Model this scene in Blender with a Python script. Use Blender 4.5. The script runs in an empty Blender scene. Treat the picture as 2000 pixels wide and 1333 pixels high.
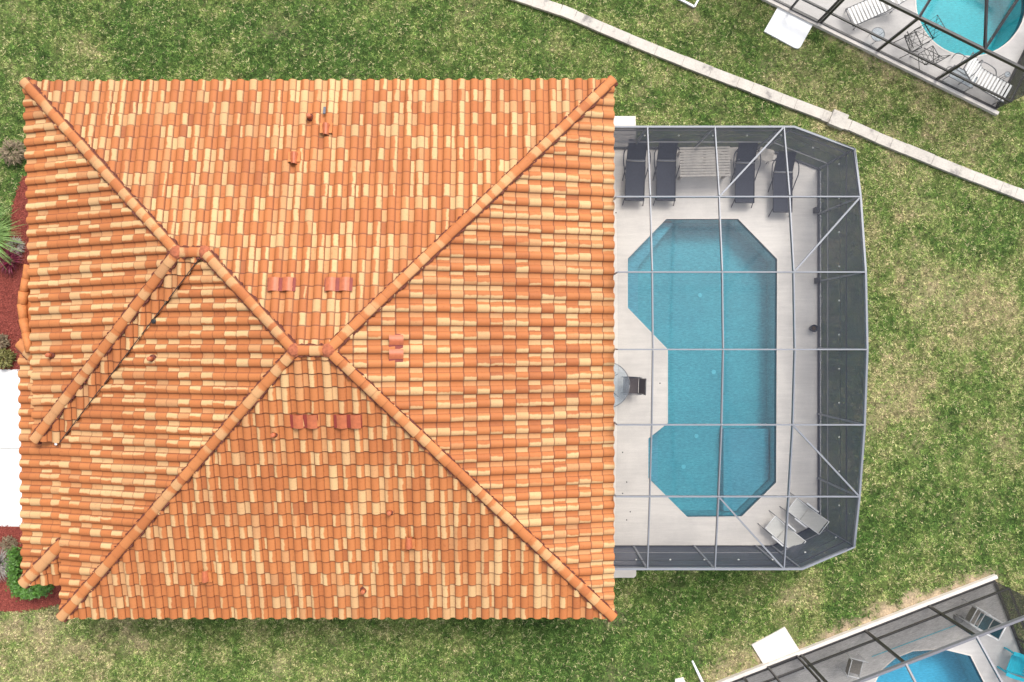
import bpy, bmesh, math, random
import numpy as np
from mathutils import Vector, Matrix
from mathutils.geometry import tessellate_polygon
random.seed(7); rng = np.random.default_rng(7)
R = math.radians

# ------------------------------------------------------------------ camera, light, exposure
H = 25.93; F = 1555.6                      # camera height (m), focal length in photo pixels
sc = bpy.context.scene
cam = bpy.data.cameras.new('camera'); cam.lens = 28.0; cam.sensor_width = 36; cam.clip_end = 2000
co = bpy.data.objects.new('camera', cam); sc.collection.objects.link(co)
co.location = (0, 0, H); sc.camera = co
SUN_EL, SUN_AZ = 56, 25                    # light comes from the top of the picture, a little right
w = bpy.data.worlds.new('World'); sc.world = w; w.use_nodes = True
nt = w.node_tree; sky = nt.nodes.new('ShaderNodeTexSky'); sky.sky_type = 'NISHITA'; sky.sun_disc = False
sky.sun_elevation = R(SUN_EL); sky.sun_rotation = R(SUN_AZ); sky.dust_density = 4; sky.air_density = 1.2
bg = nt.nodes['Background']; hs_ = nt.nodes.new('ShaderNodeHueSaturation'); hs_.inputs['Saturation'].default_value = .35; nt.links.new(sky.outputs[0], hs_.inputs['Color']); nt.links.new(hs_.outputs[0], bg.inputs[0]); bg.inputs[1].default_value = 0.15
sl = bpy.data.lights.new('sun', 'SUN'); sl.energy = 1.35; sl.angle = R(18); sl.color = (1, .955, .89)
so = bpy.data.objects.new('sun', sl); sc.collection.objects.link(so)
sd = Vector((math.cos(R(SUN_EL))*math.sin(R(SUN_AZ)), math.cos(R(SUN_EL))*math.cos(R(SUN_AZ)), math.sin(R(SUN_EL))))
so.rotation_euler = sd.to_track_quat('Z', 'Y').to_euler(); so.location = (10, 10, 30)
sc.view_settings.view_transform = 'Standard'; sc.view_settings.look = 'None'
sc.view_settings.exposure = 0.8; sc.view_settings.gamma = 1
sc.cycles.transparent_max_bounces = 24; sc.cycles.max_bounces = 8

def P(px, py, h=0.0):
    """true place of something the photograph shows at px, py and that stands at height h"""
    k = (H-h)/F
    return Vector(((px-1000)*k, (666.5-py)*k, h))
def onplane(px, py, p0, n):
    o = Vector((0, 0, H)); d = Vector(((px-1000)/F, (666.5-py)/F, -1))
    return o + d*((p0-o).dot(n)/d.dot(n))

# ------------------------------------------------------------------ materials
def newmat(name):
    m = bpy.data.materials.new(name); m.use_nodes = True
    t = m.node_tree; b = t.nodes['Principled BSDF']
    return m, t, b
def N(t, kind, **kw):
    n = t.nodes.new(kind)
    for k, v in kw.items(): setattr(n, k, v)
    return n
def noise(t, scale, detail=4, rough=.6, vec=None, coord='Object'):
    n = N(t, 'ShaderNodeTexNoise'); n.inputs['Scale'].default_value = scale
    n.inputs['Detail'].default_value = detail; n.inputs['Roughness'].default_value = rough
    if vec is None:
        g = N(t, 'ShaderNodeNewGeometry'); vec = g.outputs['Position']
    t.links.new(vec, n.inputs['Vector']); return n
def ramp(t, src, stops):
    r = N(t, 'ShaderNodeValToRGB'); e = r.color_ramp.elements
    while len(e) < len(stops): e.new(.5)
    for i, (p, c) in enumerate(stops):
        e[i].position = p; e[i].color = (*c, 1) if len(c) == 3 else c
    t.links.new(src, r.inputs[0]); return r
def bump(t, b, src, strength, dist):
    n = N(t, 'ShaderNodeBump'); n.inputs['Strength'].default_value = strength
    n.inputs['Distance'].default_value = dist
    t.links.new(src, n.inputs['Height']); t.links.new(n.outputs[0], b.inputs['Normal'])
def mix(t, a, b_, fac, mode='MIX'):
    m = N(t, 'ShaderNodeMix', data_type='RGBA', blend_type=mode)
    for s, v in ((m.inputs[0], fac), (m.inputs[6], a), (m.inputs[7], b_)):
        if hasattr(v, 'is_output'): t.links.new(v, s)
        elif isinstance(v, (int, float)): s.default_value = v
        else: s.default_value = (*v, 1)
    return m.outputs[2]
def math_(t, op, a, b_=None, c=None):
    m = N(t, 'ShaderNodeMath', operation=op)
    for i, v in enumerate((a, b_, c)):
        if v is None: continue
        if hasattr(v, 'is_output'): t.links.new(v, m.inputs[i])
        else: m.inputs[i].default_value = v
    return m.outputs[0]
def simple(name, col, rough=.6, metal=0, var=.12, scale=6, bstr=0, bdist=.01, bscale=60):
    m, t, b = newmat(name)
    n = noise(t, scale, 5)
    lo = tuple(c*(1-var) for c in col); hi = tuple(min(1, c*(1+var)) for c in col)
    r = ramp(t, n.outputs[0], [(.3, lo), (.7, hi)])
    t.links.new(r.outputs[0], b.inputs['Base Color'])
    b.inputs['Roughness'].default_value = rough; b.inputs['Metallic'].default_value = metal
    if bstr:
        n2 = noise(t, bscale, 4); bump(t, b, n2.outputs[0], bstr, bdist)
    return m

M = {}
# clay tiles: attribute tilecol = (cream from, glaze tint, cream to, cream strength)
def tile_material():
    m, t, b = newmat('roof tile')
    at = N(t, 'ShaderNodeAttribute', attribute_name='tilecol')
    sep = N(t, 'ShaderNodeSeparateColor'); t.links.new(at.outputs['Color'], sep.inputs[0])
    uv = N(t, 'ShaderNodeUVMap', uv_map='UVMap'); su = N(t, 'ShaderNodeSeparateXYZ'); t.links.new(uv.outputs[0], su.inputs[0])
    n1 = noise(t, 3.2, 5, .65)
    n2 = noise(t, 45, 4, .7)
    n3 = noise(t, .35, 3, .5)
    u = math_(t, 'ADD', su.outputs[0], math_(t, 'MULTIPLY', math_(t, 'SUBTRACT', n1.outputs[0], .5), .6))
    u = math_(t, 'ADD', u, math_(t, 'MULTIPLY', math_(t, 'SUBTRACT', n2.outputs[0], .5), .25))
    a = N(t, 'ShaderNodeMapRange', interpolation_type='SMOOTHSTEP'); a.inputs['From Min'].default_value = -.1; a.inputs['From Max'].default_value = .1
    t.links.new(math_(t, 'SUBTRACT', u, sep.outputs[0]), a.inputs['Value'])
    c = N(t, 'ShaderNodeMapRange', interpolation_type='SMOOTHSTEP'); c.inputs['From Min'].default_value = -.1; c.inputs['From Max'].default_value = .1
    t.links.new(math_(t, 'SUBTRACT', sep.outputs[2], u), c.inputs['Value'])
    mask = math_(t, 'MULTIPLY', math_(t, 'MULTIPLY', a.outputs[0], c.outputs[0]), at.outputs['Alpha'])
    g = math_(t, 'ADD', sep.outputs[1], math_(t, 'MULTIPLY', math_(t, 'SUBTRACT', n2.outputs[0], .5), .35))
    org = ramp(t, g, [(0, (.22, .062, .021)), (.15, (.29, .086, .027)), (.40, (.400, .127, .034)), (.75, (.455, .160, .046)), (1, (.51, .205, .070))])
    crm = ramp(t, n2.outputs[0], [(.3, (.54, .335, .145)), (.7, (.61, .42, .21))])
    col = mix(t, org.outputs[0], crm.outputs[0], mask)
    # weathering: broad darker stains and specks of lichen
    st = ramp(t, n3.outputs[0], [(.35, (.88, .86, .86)), (.6, (1, 1, 1))])
    col = mix(t, col, st.outputs[0], 1.0, 'MULTIPLY')
    sp = noise(t, 9, 6, .72); spr = ramp(t, sp.outputs[0], [(.30, (.80, .74, .70)), (.42, (1, 1, 1)), (.64, (1, 1, 1)), (.76, (.50, .42, .38))])
    col = mix(t, col, spr.outputs[0], 1.0, 'MULTIPLY')
    # occlusion shade painted into the colour along the laps between tiles
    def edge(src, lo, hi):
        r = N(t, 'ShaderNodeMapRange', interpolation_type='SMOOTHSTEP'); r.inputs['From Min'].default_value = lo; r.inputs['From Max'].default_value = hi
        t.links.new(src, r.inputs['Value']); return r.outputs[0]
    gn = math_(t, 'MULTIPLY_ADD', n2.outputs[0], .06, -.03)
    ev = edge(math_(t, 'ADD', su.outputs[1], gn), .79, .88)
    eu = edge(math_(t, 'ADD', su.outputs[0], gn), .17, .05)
    lap_shade = math_(t, 'MULTIPLY', math_(t, 'MAXIMUM', ev, math_(t, 'MULTIPLY', eu, .8)), .74)
    col = mix(t, col, (.11, .030, .016), lap_shade)
    t.links.new(col, b.inputs['Base Color']); b.inputs['Roughness'].default_value = .75
    bump(t, b, n2.outputs[0], .25, .006)
    return m
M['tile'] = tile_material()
M['mortar'] = simple('dark mortar', (.13, .035, .022), .9, var=.4, scale=20, bstr=.6, bdist=.02)
M['redtile'] = simple('red vent tile', (.40, .108, .042), .5, var=.15, scale=10)
M['stucco'] = simple('stucco', (.62, .52, .40), .85, var=.06, bstr=.3)
M['fascia'] = simple('fascia', (.55, .47, .38), .6, var=.05)
M['slab'] = simple('pale concrete', (.66, .61, .56), .85, var=.07, scale=2.5, bstr=.2, bdist=.003)
M['white'] = simple('white paint', (.82, .82, .82), .45, var=.03)
M['drive'] = simple('white driveway', (.70, .69, .68), .8, var=.04, scale=2, bstr=.1)
M['alu'] = simple('white aluminium', (.20, .21, .235), .42, var=.04)
M['bronze'] = simple('bronze aluminium', (.030, .028, .030), .38, var=.15)
M['sling'] = simple('charcoal sling', (.030, .033, .048), .75, var=.25, scale=25, bstr=.3, bscale=200)
M['darktube'] = simple('dark tube', (.035, .035, .045), .4)
M['cream_sling'] = simple('pale sling', (.62, .61, .57), .8, var=.05, scale=20)
M['grey_sling'] = simple('grey sling', (.22, .20, .18), .8, var=.1, scale=20)
M['teak'] = simple('weathered slats', (.45, .41, .36), .8, var=.14, scale=9)
M['brownsling'] = simple('brown sling', (.075, .058, .055), .8, var=.2, scale=30)
M['teal'] = simple('teal canvas', (.01, .07, .10), .8, var=.3, scale=12)
M['turq'] = simple('turquoise paint', (.02, .45, .58), .4, var=.12, scale=10)
M['stripe_white'] = simple('white straps', (.78, .78, .76), .5, var=.04)
M['greymetal'] = simple('grey metal', (.22, .22, .23), .4, .3)
M['black'] = simple('black', (.012, .012, .014), .5)
M['lead'] = simple('lead grey', (.10, .11, .14), .5)
M['green_leaf'] = simple('hedge leaf', (.06, .15, .014), .5, var=.6, scale=9)
M['blade_leaf'] = simple('pale green blade', (.20, .33, .09), .5, var=.5, scale=7)
M['burgundy'] = simple('burgundy leaf', (.14, .012, .035), .45, var=.6, scale=8)
M['dryleaf'] = simple('dry grey leaf', (.27, .24, .21), .8, var=.6, scale=14)
M['brownleaf'] = simple('brown leaf', (.20, .15, .09), .7, var=.6, scale=12)
M['oliveleaf'] = simple('olive leaf', (.16, .15, .04), .6, var=.7, scale=16)
M['stem'] = simple('stem', (.08, .05, .03), .9)
M['bulb'] = simple('frosted bulb', (.85, .85, .82), .3, var=.02)

def deck_material(name, base, stain=0.0):
    m, t, b = newmat(name)
    g = N(t, 'ShaderNodeNewGeometry')
    mp = N(t, 'ShaderNodeMapping'); mp.inputs['Scale'].default_value = (.5, 5, 1); t.links.new(g.outputs['Position'], mp.inputs[0])
    n = noise(t, 1.2, 5, .6, mp.outputs[0]); n2 = noise(t, 30, 4, .6); n3 = noise(t, .5, 5, .62)
    r = ramp(t, n.outputs[0], [(.3, tuple(c*.93 for c in base)), (.7, tuple(min(1, c*1.05) for c in base))])
    r2 = ramp(t, n2.outputs[0], [(.35, (.93, .93, .93)), (.65, (1, 1, 1))])
    c = mix(t, r.outputs[0], r2.outputs[0], 1.0, 'MULTIPLY')
    r3 = ramp(t, n3.outputs[0], [(.40, (1-stain, 1-stain, 1-stain*.95)), (.56, (1, 1, 1))])
    c = mix(t, c, r3.outputs[0], 1.0, 'MULTIPLY')
    t.links.new(c, b.inputs['Base Color']); b.inputs['Roughness'].default_value = .8
    bump(t, b, n2.outputs[0], .2, .004)
    return m
M['deck'] = deck_material('pool deck', (.70, .655, .60), .13)
M['deck2'] = deck_material('neighbour deck', (.58, .555, .53), .2)

def screen_material(name, col, k=.115, cap=.86):
    """insect mesh: threads cover more of the view the flatter one looks along it"""
    m, t, b = newmat(name)
    b.inputs['Base Color'].default_value = (*col, 1); b.inputs['Roughness'].default_value = .6
    g = N(t, 'ShaderNodeNewGeometry')
    mp = N(t, 'ShaderNodeMapping'); mp.inputs['Scale'].default_value = (.6, 7, 7); t.links.new(g.outputs['Position'], mp.inputs[0])
    n = noise(t, 2.5, 6, .75, mp.outputs[0])
    dt = N(t, 'ShaderNodeVectorMath', operation='DOT_PRODUCT')
    t.links.new(g.outputs['Incoming'], dt.inputs[0]); t.links.new(g.outputs['Normal'], dt.inputs[1])
    c = math_(t, 'ABSOLUTE', dt.outputs['Value']); c = math_(t, 'MAXIMUM', c, .05)
    f = math_(t, 'DIVIDE', k, math_(t, 'MULTIPLY', c, c))
    f = math_(t, 'MINIMUM', f, cap)
    f = math_(t, 'MULTIPLY', f, math_(t, 'MULTIPLY_ADD', n.outputs[0], 1.3, .34)); f = math_(t, 'MINIMUM', f, .95)
    tr = N(t, 'ShaderNodeBsdfTransparent'); mx = N(t, 'ShaderNodeMixShader')
    t.links.new(f, mx.inputs[0]); t.links.new(tr.outputs[0], mx.inputs[1]); t.links.new(b.outputs[0], mx.inputs[2])
    t.links.new(mx.outputs[0], t.nodes['Material Output'].inputs[0])
    return m
M['screen'] = screen_material('charcoal insect screen', (.055, .064, .095), .14, .86)
M['screen2'] = screen_material('black insect screen', (.03, .03, .034), .042, .85)

M['screen3'] = screen_material('bronze insect screen', (.055, .050, .048), .10, .85)
def water_material(name, tint, refl=1.6):
    m, t, b = newmat(name)
    g = N(t, 'ShaderNodeNewGeometry')
    mp = N(t, 'ShaderNodeMapping'); mp.inputs['Scale'].default_value = (2, 7, 1); t.links.new(g.outputs['Position'], mp.inputs[0])
    n = noise(t, 2.2, 4, .6, mp.outputs[0])
    bp = N(t, 'ShaderNodeBump'); bp.inputs['Strength'].default_value = .2; bp.inputs['Distance'].default_value = .008
    t.links.new(n.outputs[0], bp.inputs['Height'])
    gl = N(t, 'ShaderNodeBsdfGlossy'); gl.inputs['Roughness'].default_value = .03; t.links.new(bp.outputs[0], gl.inputs['Normal'])
    tr = N(t, 'ShaderNodeBsdfTransparent'); tr.inputs[0].default_value = (*tint, 1)
    fr = N(t, 'ShaderNodeFresnel'); fr.inputs[0].default_value = 1.5; t.links.new(bp.outputs[0], fr.inputs['Normal'])
    mx = N(t, 'ShaderNodeMixShader')
    t.links.new(math_(t, 'MULTIPLY_ADD', fr.outputs[0], refl, .02), mx.inputs[0])
    t.links.new(tr.outputs[0], mx.inputs[1]); t.links.new(gl.outputs[0], mx.inputs[2])
    t.links.new(mx.outputs[0], t.nodes['Material Output'].inputs[0])
    return m
M['water'] = water_material('pool water', (.35, .82, .91))
M['water2'] = water_material('clear pool water', (.12, .80, .86), .7)
def plaster(name, base):
    m, t, b = newmat(name)
    g = N(t, 'ShaderNodeNewGeometry')
    mp = N(t, 'ShaderNodeMapping'); mp.inputs['Scale'].default_value = (3, 14, 3); t.links.new(g.outputs['Position'], mp.inputs[0])
    n = noise(t, 2.5, 5, .7, mp.outputs[0]); n2 = noise(t, .8, 4, .6)
    r = ramp(t, n.outputs[0], [(.32, tuple(c*.70 for c in base)), (.68, tuple(c*1.22 for c in base))])
    r2 = ramp(t, n2.outputs[0], [(.35, (.86, .88, .9)), (.65, (1, 1, 1))])
    t.links.new(mix(t, r.outputs[0], r2.outputs[0], 1.0, 'MULTIPLY'), b.inputs['Base Color']); b.inputs['Roughness'].default_value = .8
    return m
M['plaster'] = plaster('pool plaster', (.50, .60, .61))
M['step'] = plaster('pool step plaster', (.60, .58, .62))
M['plaster2'] = plaster('neighbour plaster', (.62, .68, .68))
M['waterline'] = simple('waterline tile', (.05, .12, .17), .3, var=.3, scale=30)
def glass_mat():
    m, t, b = newmat('table glass')
    tr = N(t, 'ShaderNodeBsdfTransparent'); tr.inputs[0].default_value = (.88, .92, .95, 1)
    b.inputs['Base Color'].default_value = (.55, .62, .68, 1); b.inputs['Roughness'].default_value = .08
    mx = N(t, 'ShaderNodeMixShader'); n = noise(t, 6, 3)
    t.links.new(math_(t, 'MULTIPLY_ADD', n.outputs[0], .16, .06), mx.inputs[0]); t.links.new(tr.outputs[0], mx.inputs[1]); t.links.new(b.outputs[0], mx.inputs[2])
    t.links.new(mx.outputs[0], t.nodes['Material Output'].inputs[0]); return m
M['glass'] = glass_mat()
def attr_mat(name, rough=.9, fine=None, bs=.6, bd=.03, bscale=25):
    m, t, b = newmat(name)
    a = N(t, 'ShaderNodeAttribute', attribute_name='col'); c = a.outputs['Color']
    if fine:
        n = noise(t, fine, 5, .75); r = ramp(t, n.outputs[0], [(.32, (.45, .45, .45)), (.5, (.95, .95, .95)), (.7, (1.5, 1.5, 1.4))])
        c = mix(t, c, r.outputs[0], 1.0, 'MULTIPLY')
    t.links.new(c, b.inputs['Base Color']); b.inputs['Roughness'].default_value = rough
    b.inputs['Specular IOR Level'].default_value = .2
    if bs:
        n2 = noise(t, bscale, 5, .7); bump(t, b, n2.outputs[0], bs, bd)
    return m
M['ground'] = attr_mat('lawn soil', fine=16)
M['blade'] = attr_mat('grass blade', .7, None, 0)
def mulch_material():
    m, t, b = newmat('red bark mulch')
    n = noise(t, 26, 5, .75)
    r = ramp(t, n.outputs[0], [(.3, (.07, .014, .010)), (.5, (.24, .045, .032)), (.72, (.46, .13, .09))])
    t.links.new(r.outputs[0], b.inputs['Base Color']); b.inputs['Roughness'].default_value = .95
    bump(t, b, n.outputs[0], .9, .04); return m
M['mulch'] = mulch_material()
def wallblock_material():
    m, t, b = newmat('wall block')
    n = noise(t, 1.4, 6, .7); n2 = noise(t, 20, 4, .6)
    r = ramp(t, n.outputs[0], [(.34, (.24, .22, .21)), (.45, (.50, .46, .41)), (.7, (.58, .54, .48))])
    r2 = ramp(t, n2.outputs[0], [(.3, (.85, .85, .85)), (.6, (1, 1, 1))])
    t.links.new(mix(t, r.outputs[0], r2.outputs[0], 1.0, 'MULTIPLY'), b.inputs['Base Color']); b.inputs['Roughness'].default_value = .9
    bump(t, b, n2.outputs[0], .4, .01); return m
M['block'] = wallblock_material()

# ------------------------------------------------------------------ builders
def link(name, me, m, parent=None):
    o = bpy.data.objects.new(name, me); sc.collection.objects.link(o)
    if m is not None: me.materials.append(m)
    if parent is not None: o.parent = parent
    return o
def tag(o, label=None, cat=None, group=None, kind=None):
    if label: o['label'] = label
    if cat: o['category'] = cat
    if group: o['group'] = group
    if kind: o['kind'] = kind
    return o
def thing(name, label, cat, loc=(0, 0, 0), rz=0, group=None):
    o = bpy.data.objects.new(name, None); sc.collection.objects.link(o)
    o.location = loc; o.rotation_euler = (0, 0, rz); o.empty_display_size = .3
    return tag(o, label, cat, group)
def dup(root, loc, rz, label, group=None):
    r = root.copy(); sc.collection.objects.link(r); r.location = loc; r.rotation_euler = (0, 0, rz); r['label'] = label
    if group: r['group'] = group
    for ch in list(root.children):
        c = ch.copy(); sc.collection.objects.link(c); c.parent = r
        for g in list(ch.children):
            d = g.copy(); sc.collection.objects.link(d); d.parent = c
    return r
class MB:
    def __init__(s): s.v = []; s.f = []
    def quad(s, a, b, c, d):
        n = len(s.v); s.v += [tuple(a), tuple(b), tuple(c), tuple(d)]; s.f.append((n, n+1, n+2, n+3)); return s
    def box(s, x0, y0, z0, x1, y1, z1):
        n = len(s.v)
        s.v += [(x, y, z) for z in (z0, z1) for x, y in ((x0, y0), (x1, y0), (x1, y1), (x0, y1))]
        s.f += [tuple(n+i for i in q) for q in ((3, 2, 1, 0), (4, 5, 6, 7), (0, 1, 5, 4), (1, 2, 6, 5), (2, 3, 7, 6), (3, 0, 4, 7))]
        return s
    def bar(s, p, q, wd, ht, up=Vector((0, 0, 1))):
        p, q = Vector(p), Vector(q); d = (q-p).normalized()
        if abs(d.dot(up)) > .95: up = Vector((0, 1, 0))
        r = d.cross(up).normalized()*wd/2; u = r.cross(d).normalized()*ht/2
        n = len(s.v)
        for c in (p, q): s.v += [tuple(c-r-u), tuple(c+r-u), tuple(c+r+u), tuple(c-r+u)]
        s.f += [tuple(n+i for i in k) for k in ((0, 1, 2, 3), (7, 6, 5, 4), (0, 4, 5, 1), (1, 5, 6, 2), (2, 6, 7, 3), (3, 7, 4, 0))]
        return s
    def tube(s, pts, r, k=8, r1=None):
        pts = [Vector(p) for p in pts]; n = len(s.v); L = len(pts)
        for i, p in enumerate(pts):
            d = (pts[min(i+1, L-1)]-pts[max(i-1, 0)]).normalized()
            a = Vector((0, 0, 1)) if abs(d.z) < .9 else Vector((0, 1, 0))
            x = d.cross(a).normalized(); y = x.cross(d).normalized()
            rr = r if r1 is None else r+(r1-r)*i/(L-1)
            s.v += [tuple(p+(x*math.cos(t)+y*math.sin(t))*rr) for t in [2*math.pi*j/k for j in range(k)]]
        for i in range(L-1):
            for j in range(k):
                s.f.append((n+i*k+j, n+i*k+(j+1) % k, n+(i+1)*k+(j+1) % k, n+(i+1)*k+j))
        s.f.append(tuple(n+j for j in range(k))[::-1]); s.f.append(tuple(n+(L-1)*k+j for j in range(k)))
        return s
    def lathe(s, c, prof, k=20):
        n = len(s.v); c = Vector(c)
        for r, z in prof: s.v += [(c.x+r*math.cos(2*math.pi*j/k), c.y+r*math.sin(2*math.pi*j/k), c.z+z) for j in range(k)]
        for i in range(len(prof)-1):
            for j in range(k): s.f.append((n+i*k+j, n+i*k+(j+1) % k, n+(i+1)*k+(j+1) % k, n+(i+1)*k+j))
        s.f.append(tuple(n+j for j in range(k))[::-1]); s.f.append(tuple(n+(len(prof)-1)*k+j for j in range(k)))
        return s
    def prism(s, poly, z0, z1):
        n = len(s.v); k = len(poly)
        s.v += [(p[0], p[1], z0) for p in poly]+[(p[0], p[1], z1) for p in poly]
        s.f.append(tuple(n+i for i in range(k))[::-1]); s.f.append(tuple(n+k+i for i in range(k)))
        for i in range(k): j = (i+1) % k; s.f.append((n+i, n+j, n+k+j, n+k+i))
        return s
    def build(s, name, m, parent=None, smooth=False, bevel=0):
        me = bpy.data.meshes.new(name); me.from_pydata(s.v, [], s.f)
        bm = bmesh.new(); bm.from_mesh(me); bmesh.ops.recalc_face_normals(bm, faces=bm.faces); bm.to_mesh(me); bm.free()
        if smooth: me.polygons.foreach_set('use_smooth', [True]*len(me.polygons))
        o = link(name, me, m, parent)
        if bevel:
            b = o.modifiers.new('bevel', 'BEVEL'); b.width = bevel; b.segments = 2; b.limit_method = 'ANGLE'
        return o
def inset(poly, d):
    """move every corner of a polygon inward by d (negative: outward)"""
    k = len(poly); A = sum(poly[i][0]*poly[(i+1) % k][1]-poly[(i+1) % k][0]*poly[i][1] for i in range(k)); sg = 1 if A > 0 else -1
    out = []
    for i in range(k):
        p0, p1, p2 = (Vector(poly[j % k][:2]) for j in (i-1, i, i+1))
        d1 = (p1-p0).normalized(); d2 = (p2-p1).normalized()
        n1 = Vector((-d1.y, d1.x))*sg; n2 = Vector((-d2.y, d2.x))*sg
        b_ = (n1+n2)/max(.3, 1+n1.dot(n2)); out.append((p1.x+b_.x*d, p1.y+b_.y*d))
    return out
def sheet(name, outer, holes, z, m, parent=None, thick=0):
    polys = [[Vector((p[0], p[1], 0)) for p in q] for q in [outer]+holes]
    tri = tessellate_polygon(polys); flat = [p for q in polys for p in q]
    mb = MB(); mb.v = [(p.x, p.y, z) for p in flat]; mb.f = [tuple(t) for t in tri]
    if thick:
        n = 0
        for q in polys:
            k = len(q)
            for i in range(k): a, b_ = q[i], q[(i+1) % k]; mb.quad((a.x, a.y, z), (b_.x, b_.y, z), (b_.x, b_.y, z-thick), (a.x, a.y, z-thick))
    me = bpy.data.meshes.new(name); me.from_pydata(mb.v, [], mb.f); 
    o = link(name, me, m, parent)
    bm = bmesh.new(); bm.from_mesh(me)
    bmesh.ops.remove_doubles(bm, verts=bm.verts, dist=1e-4); bmesh.ops.recalc_face_normals(bm, faces=bm.faces)
    up = sum(f.normal.z*f.calc_area() for f in bm.faces)
    if up < 0: bmesh.ops.reverse_faces(bm, faces=bm.faces)
    bm.to_mesh(me); bm.free(); return o
def inpoly(x, y, poly):
    x = np.asarray(x); y = np.asarray(y); c = np.zeros(x.shape, bool); k = len(poly)
    for i in range(k):
        x0, y0 = poly[i][:2]; x1, y1 = poly[(i+1) % k][:2]
        if y0 == y1: continue
        c ^= ((y0 > y) != (y1 > y)) & (x < (x1-x0)*(y-y0)/(y1-y0)+x0)
    return c
def PP(pts, h=0): return [tuple(P(a, b, h))[:2] for a, b in pts]

# ------------------------------------------------------------------ plan outlines
DZ = .10
deck_poly = PP([(1150, 291), (1491, 291), (1596, 331), (1597, 1020), (1513, 1064), (1150, 1064)])
pool_poly = PP([(1300, 429), (1440, 429), (1516, 507), (1514, 942), (1447, 1008), (1341, 1009), (1265, 933), (1265, 856), (1303, 826), (1303, 683), (1225, 602), (1225, 506)])
def frame2(cx, cy, dx, dy, inward):
    """corner of a neighbour's cage; a runs along its front wall, b goes in"""
    O = P(cx, cy, 0); a = Vector((dx, -dy, 0)).normalized(); b = Vector((-a.y, a.x, 0))
    if b.dot(Vector((inward[0], -inward[1], 0))) < 0: b = -b
    return lambda s, t, z=0: O+a*s+b*t+Vector((0, 0, z))
L1 = frame2(1940, 216, -350, -173, (1, -1))
L2 = frame2(1937, 1132, -375, 145, (1, 1))
def rect(L, s0, t0, s1, t1): return [tuple(L(s, t))[:2] for s, t in ((s0, t0), (s1, t0), (s1, t1), (s0, t1))]
n1_deck = rect(L1, -.02, 0, 11, 8); n2_deck = rect(L2, -.02, 0, 11, 8)
n1_pool = [tuple(P(1893+107*math.cos(t), 5-107*math.sin(t)))[:2] for t in [2*math.pi*i/48 for i in range(48)]]
n2_pool = PP([(1700, 1345), (1718, 1308), (1745, 1284), (1780, 1270), (1838, 1266), (1892, 1279), (1925, 1345), (1960, 1420), (1700, 1420)])
slabs = {'n1': PP([(1521, 10), (1590, 44), (1562, 94), (1557, 97), (1550, 95), (1491, 63)]),
         'n2': PP([(1467, 1259), (1532, 1224), (1563, 1273), (1498, 1310)]),
         'top': PP([(1150, 228), (1241, 228), (1242, 288), (1150, 288)]),
         'bot': PP([(1150, 1066), (1243, 1066), (1242, 1124), (1238, 1128), (1150, 1128)]),
         'low': PP([(1318, 1326), (1334, 1322), (1345, 1345), (1318, 1360)])}
drive = PP([(-300, 722), (70, 722), (70, 1028), (-300, 1028)])
mulches = [PP([(22, 470), (27, 400), (36, 372), (48, 345), (130, 345), (130, 724), (-60, 724), (-60, 490)]),
           PP([(-60, 1026), (130, 1026), (170, 1110), (150, 1168), (112, 1180), (60, 1190), (20, 1194), (-60, 1192)])]
wall_pts = [(930, -32), (1010, -5), (1105, 26), (1200, 68), (1300, 109), (1400, 148), (1500, 186), (1600, 224), (1645, 241), (1700, 266), (1800, 307), (1900, 347), (2000, 385), (2090, 420)]
house_poly = [(-13.6, -7.5), (2.4, -7.5), (2.4, 7), (-13.6, 7)]

# ------------------------------------------------------------------ lawn colour field
_lat = rng.random((8, 512, 512))
def vnoise(x, y, size, seed):
    u = np.asarray(x)/size+37.3*seed+200; v = np.asarray(y)/size+11.7*seed+200
    i = np.floor(u).astype(int); j = np.floor(v).astype(int); fu = u-i; fv = v-j
    fu = fu*fu*(3-2*fu); fv = fv*fv*(3-2*fv); g = _lat[seed % 8]
    a = g[i % 512, j % 512]; b_ = g[(i+1) % 512, j % 512]; c = g[i % 512, (j+1) % 512]; d = g[(i+1) % 512, (j+1) % 512]
    return (a*(1-fu)+b_*fu)*(1-fv)+(c*(1-fu)+d*fu)*fv
def fbm(x, y, size, seed, o=4):
    s = 0; a = .5; t = 0
    for k in range(o): s = s+a*vnoise(x, y, size/2**k, seed+k); t += a; a *= .55
    return s/t
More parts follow.
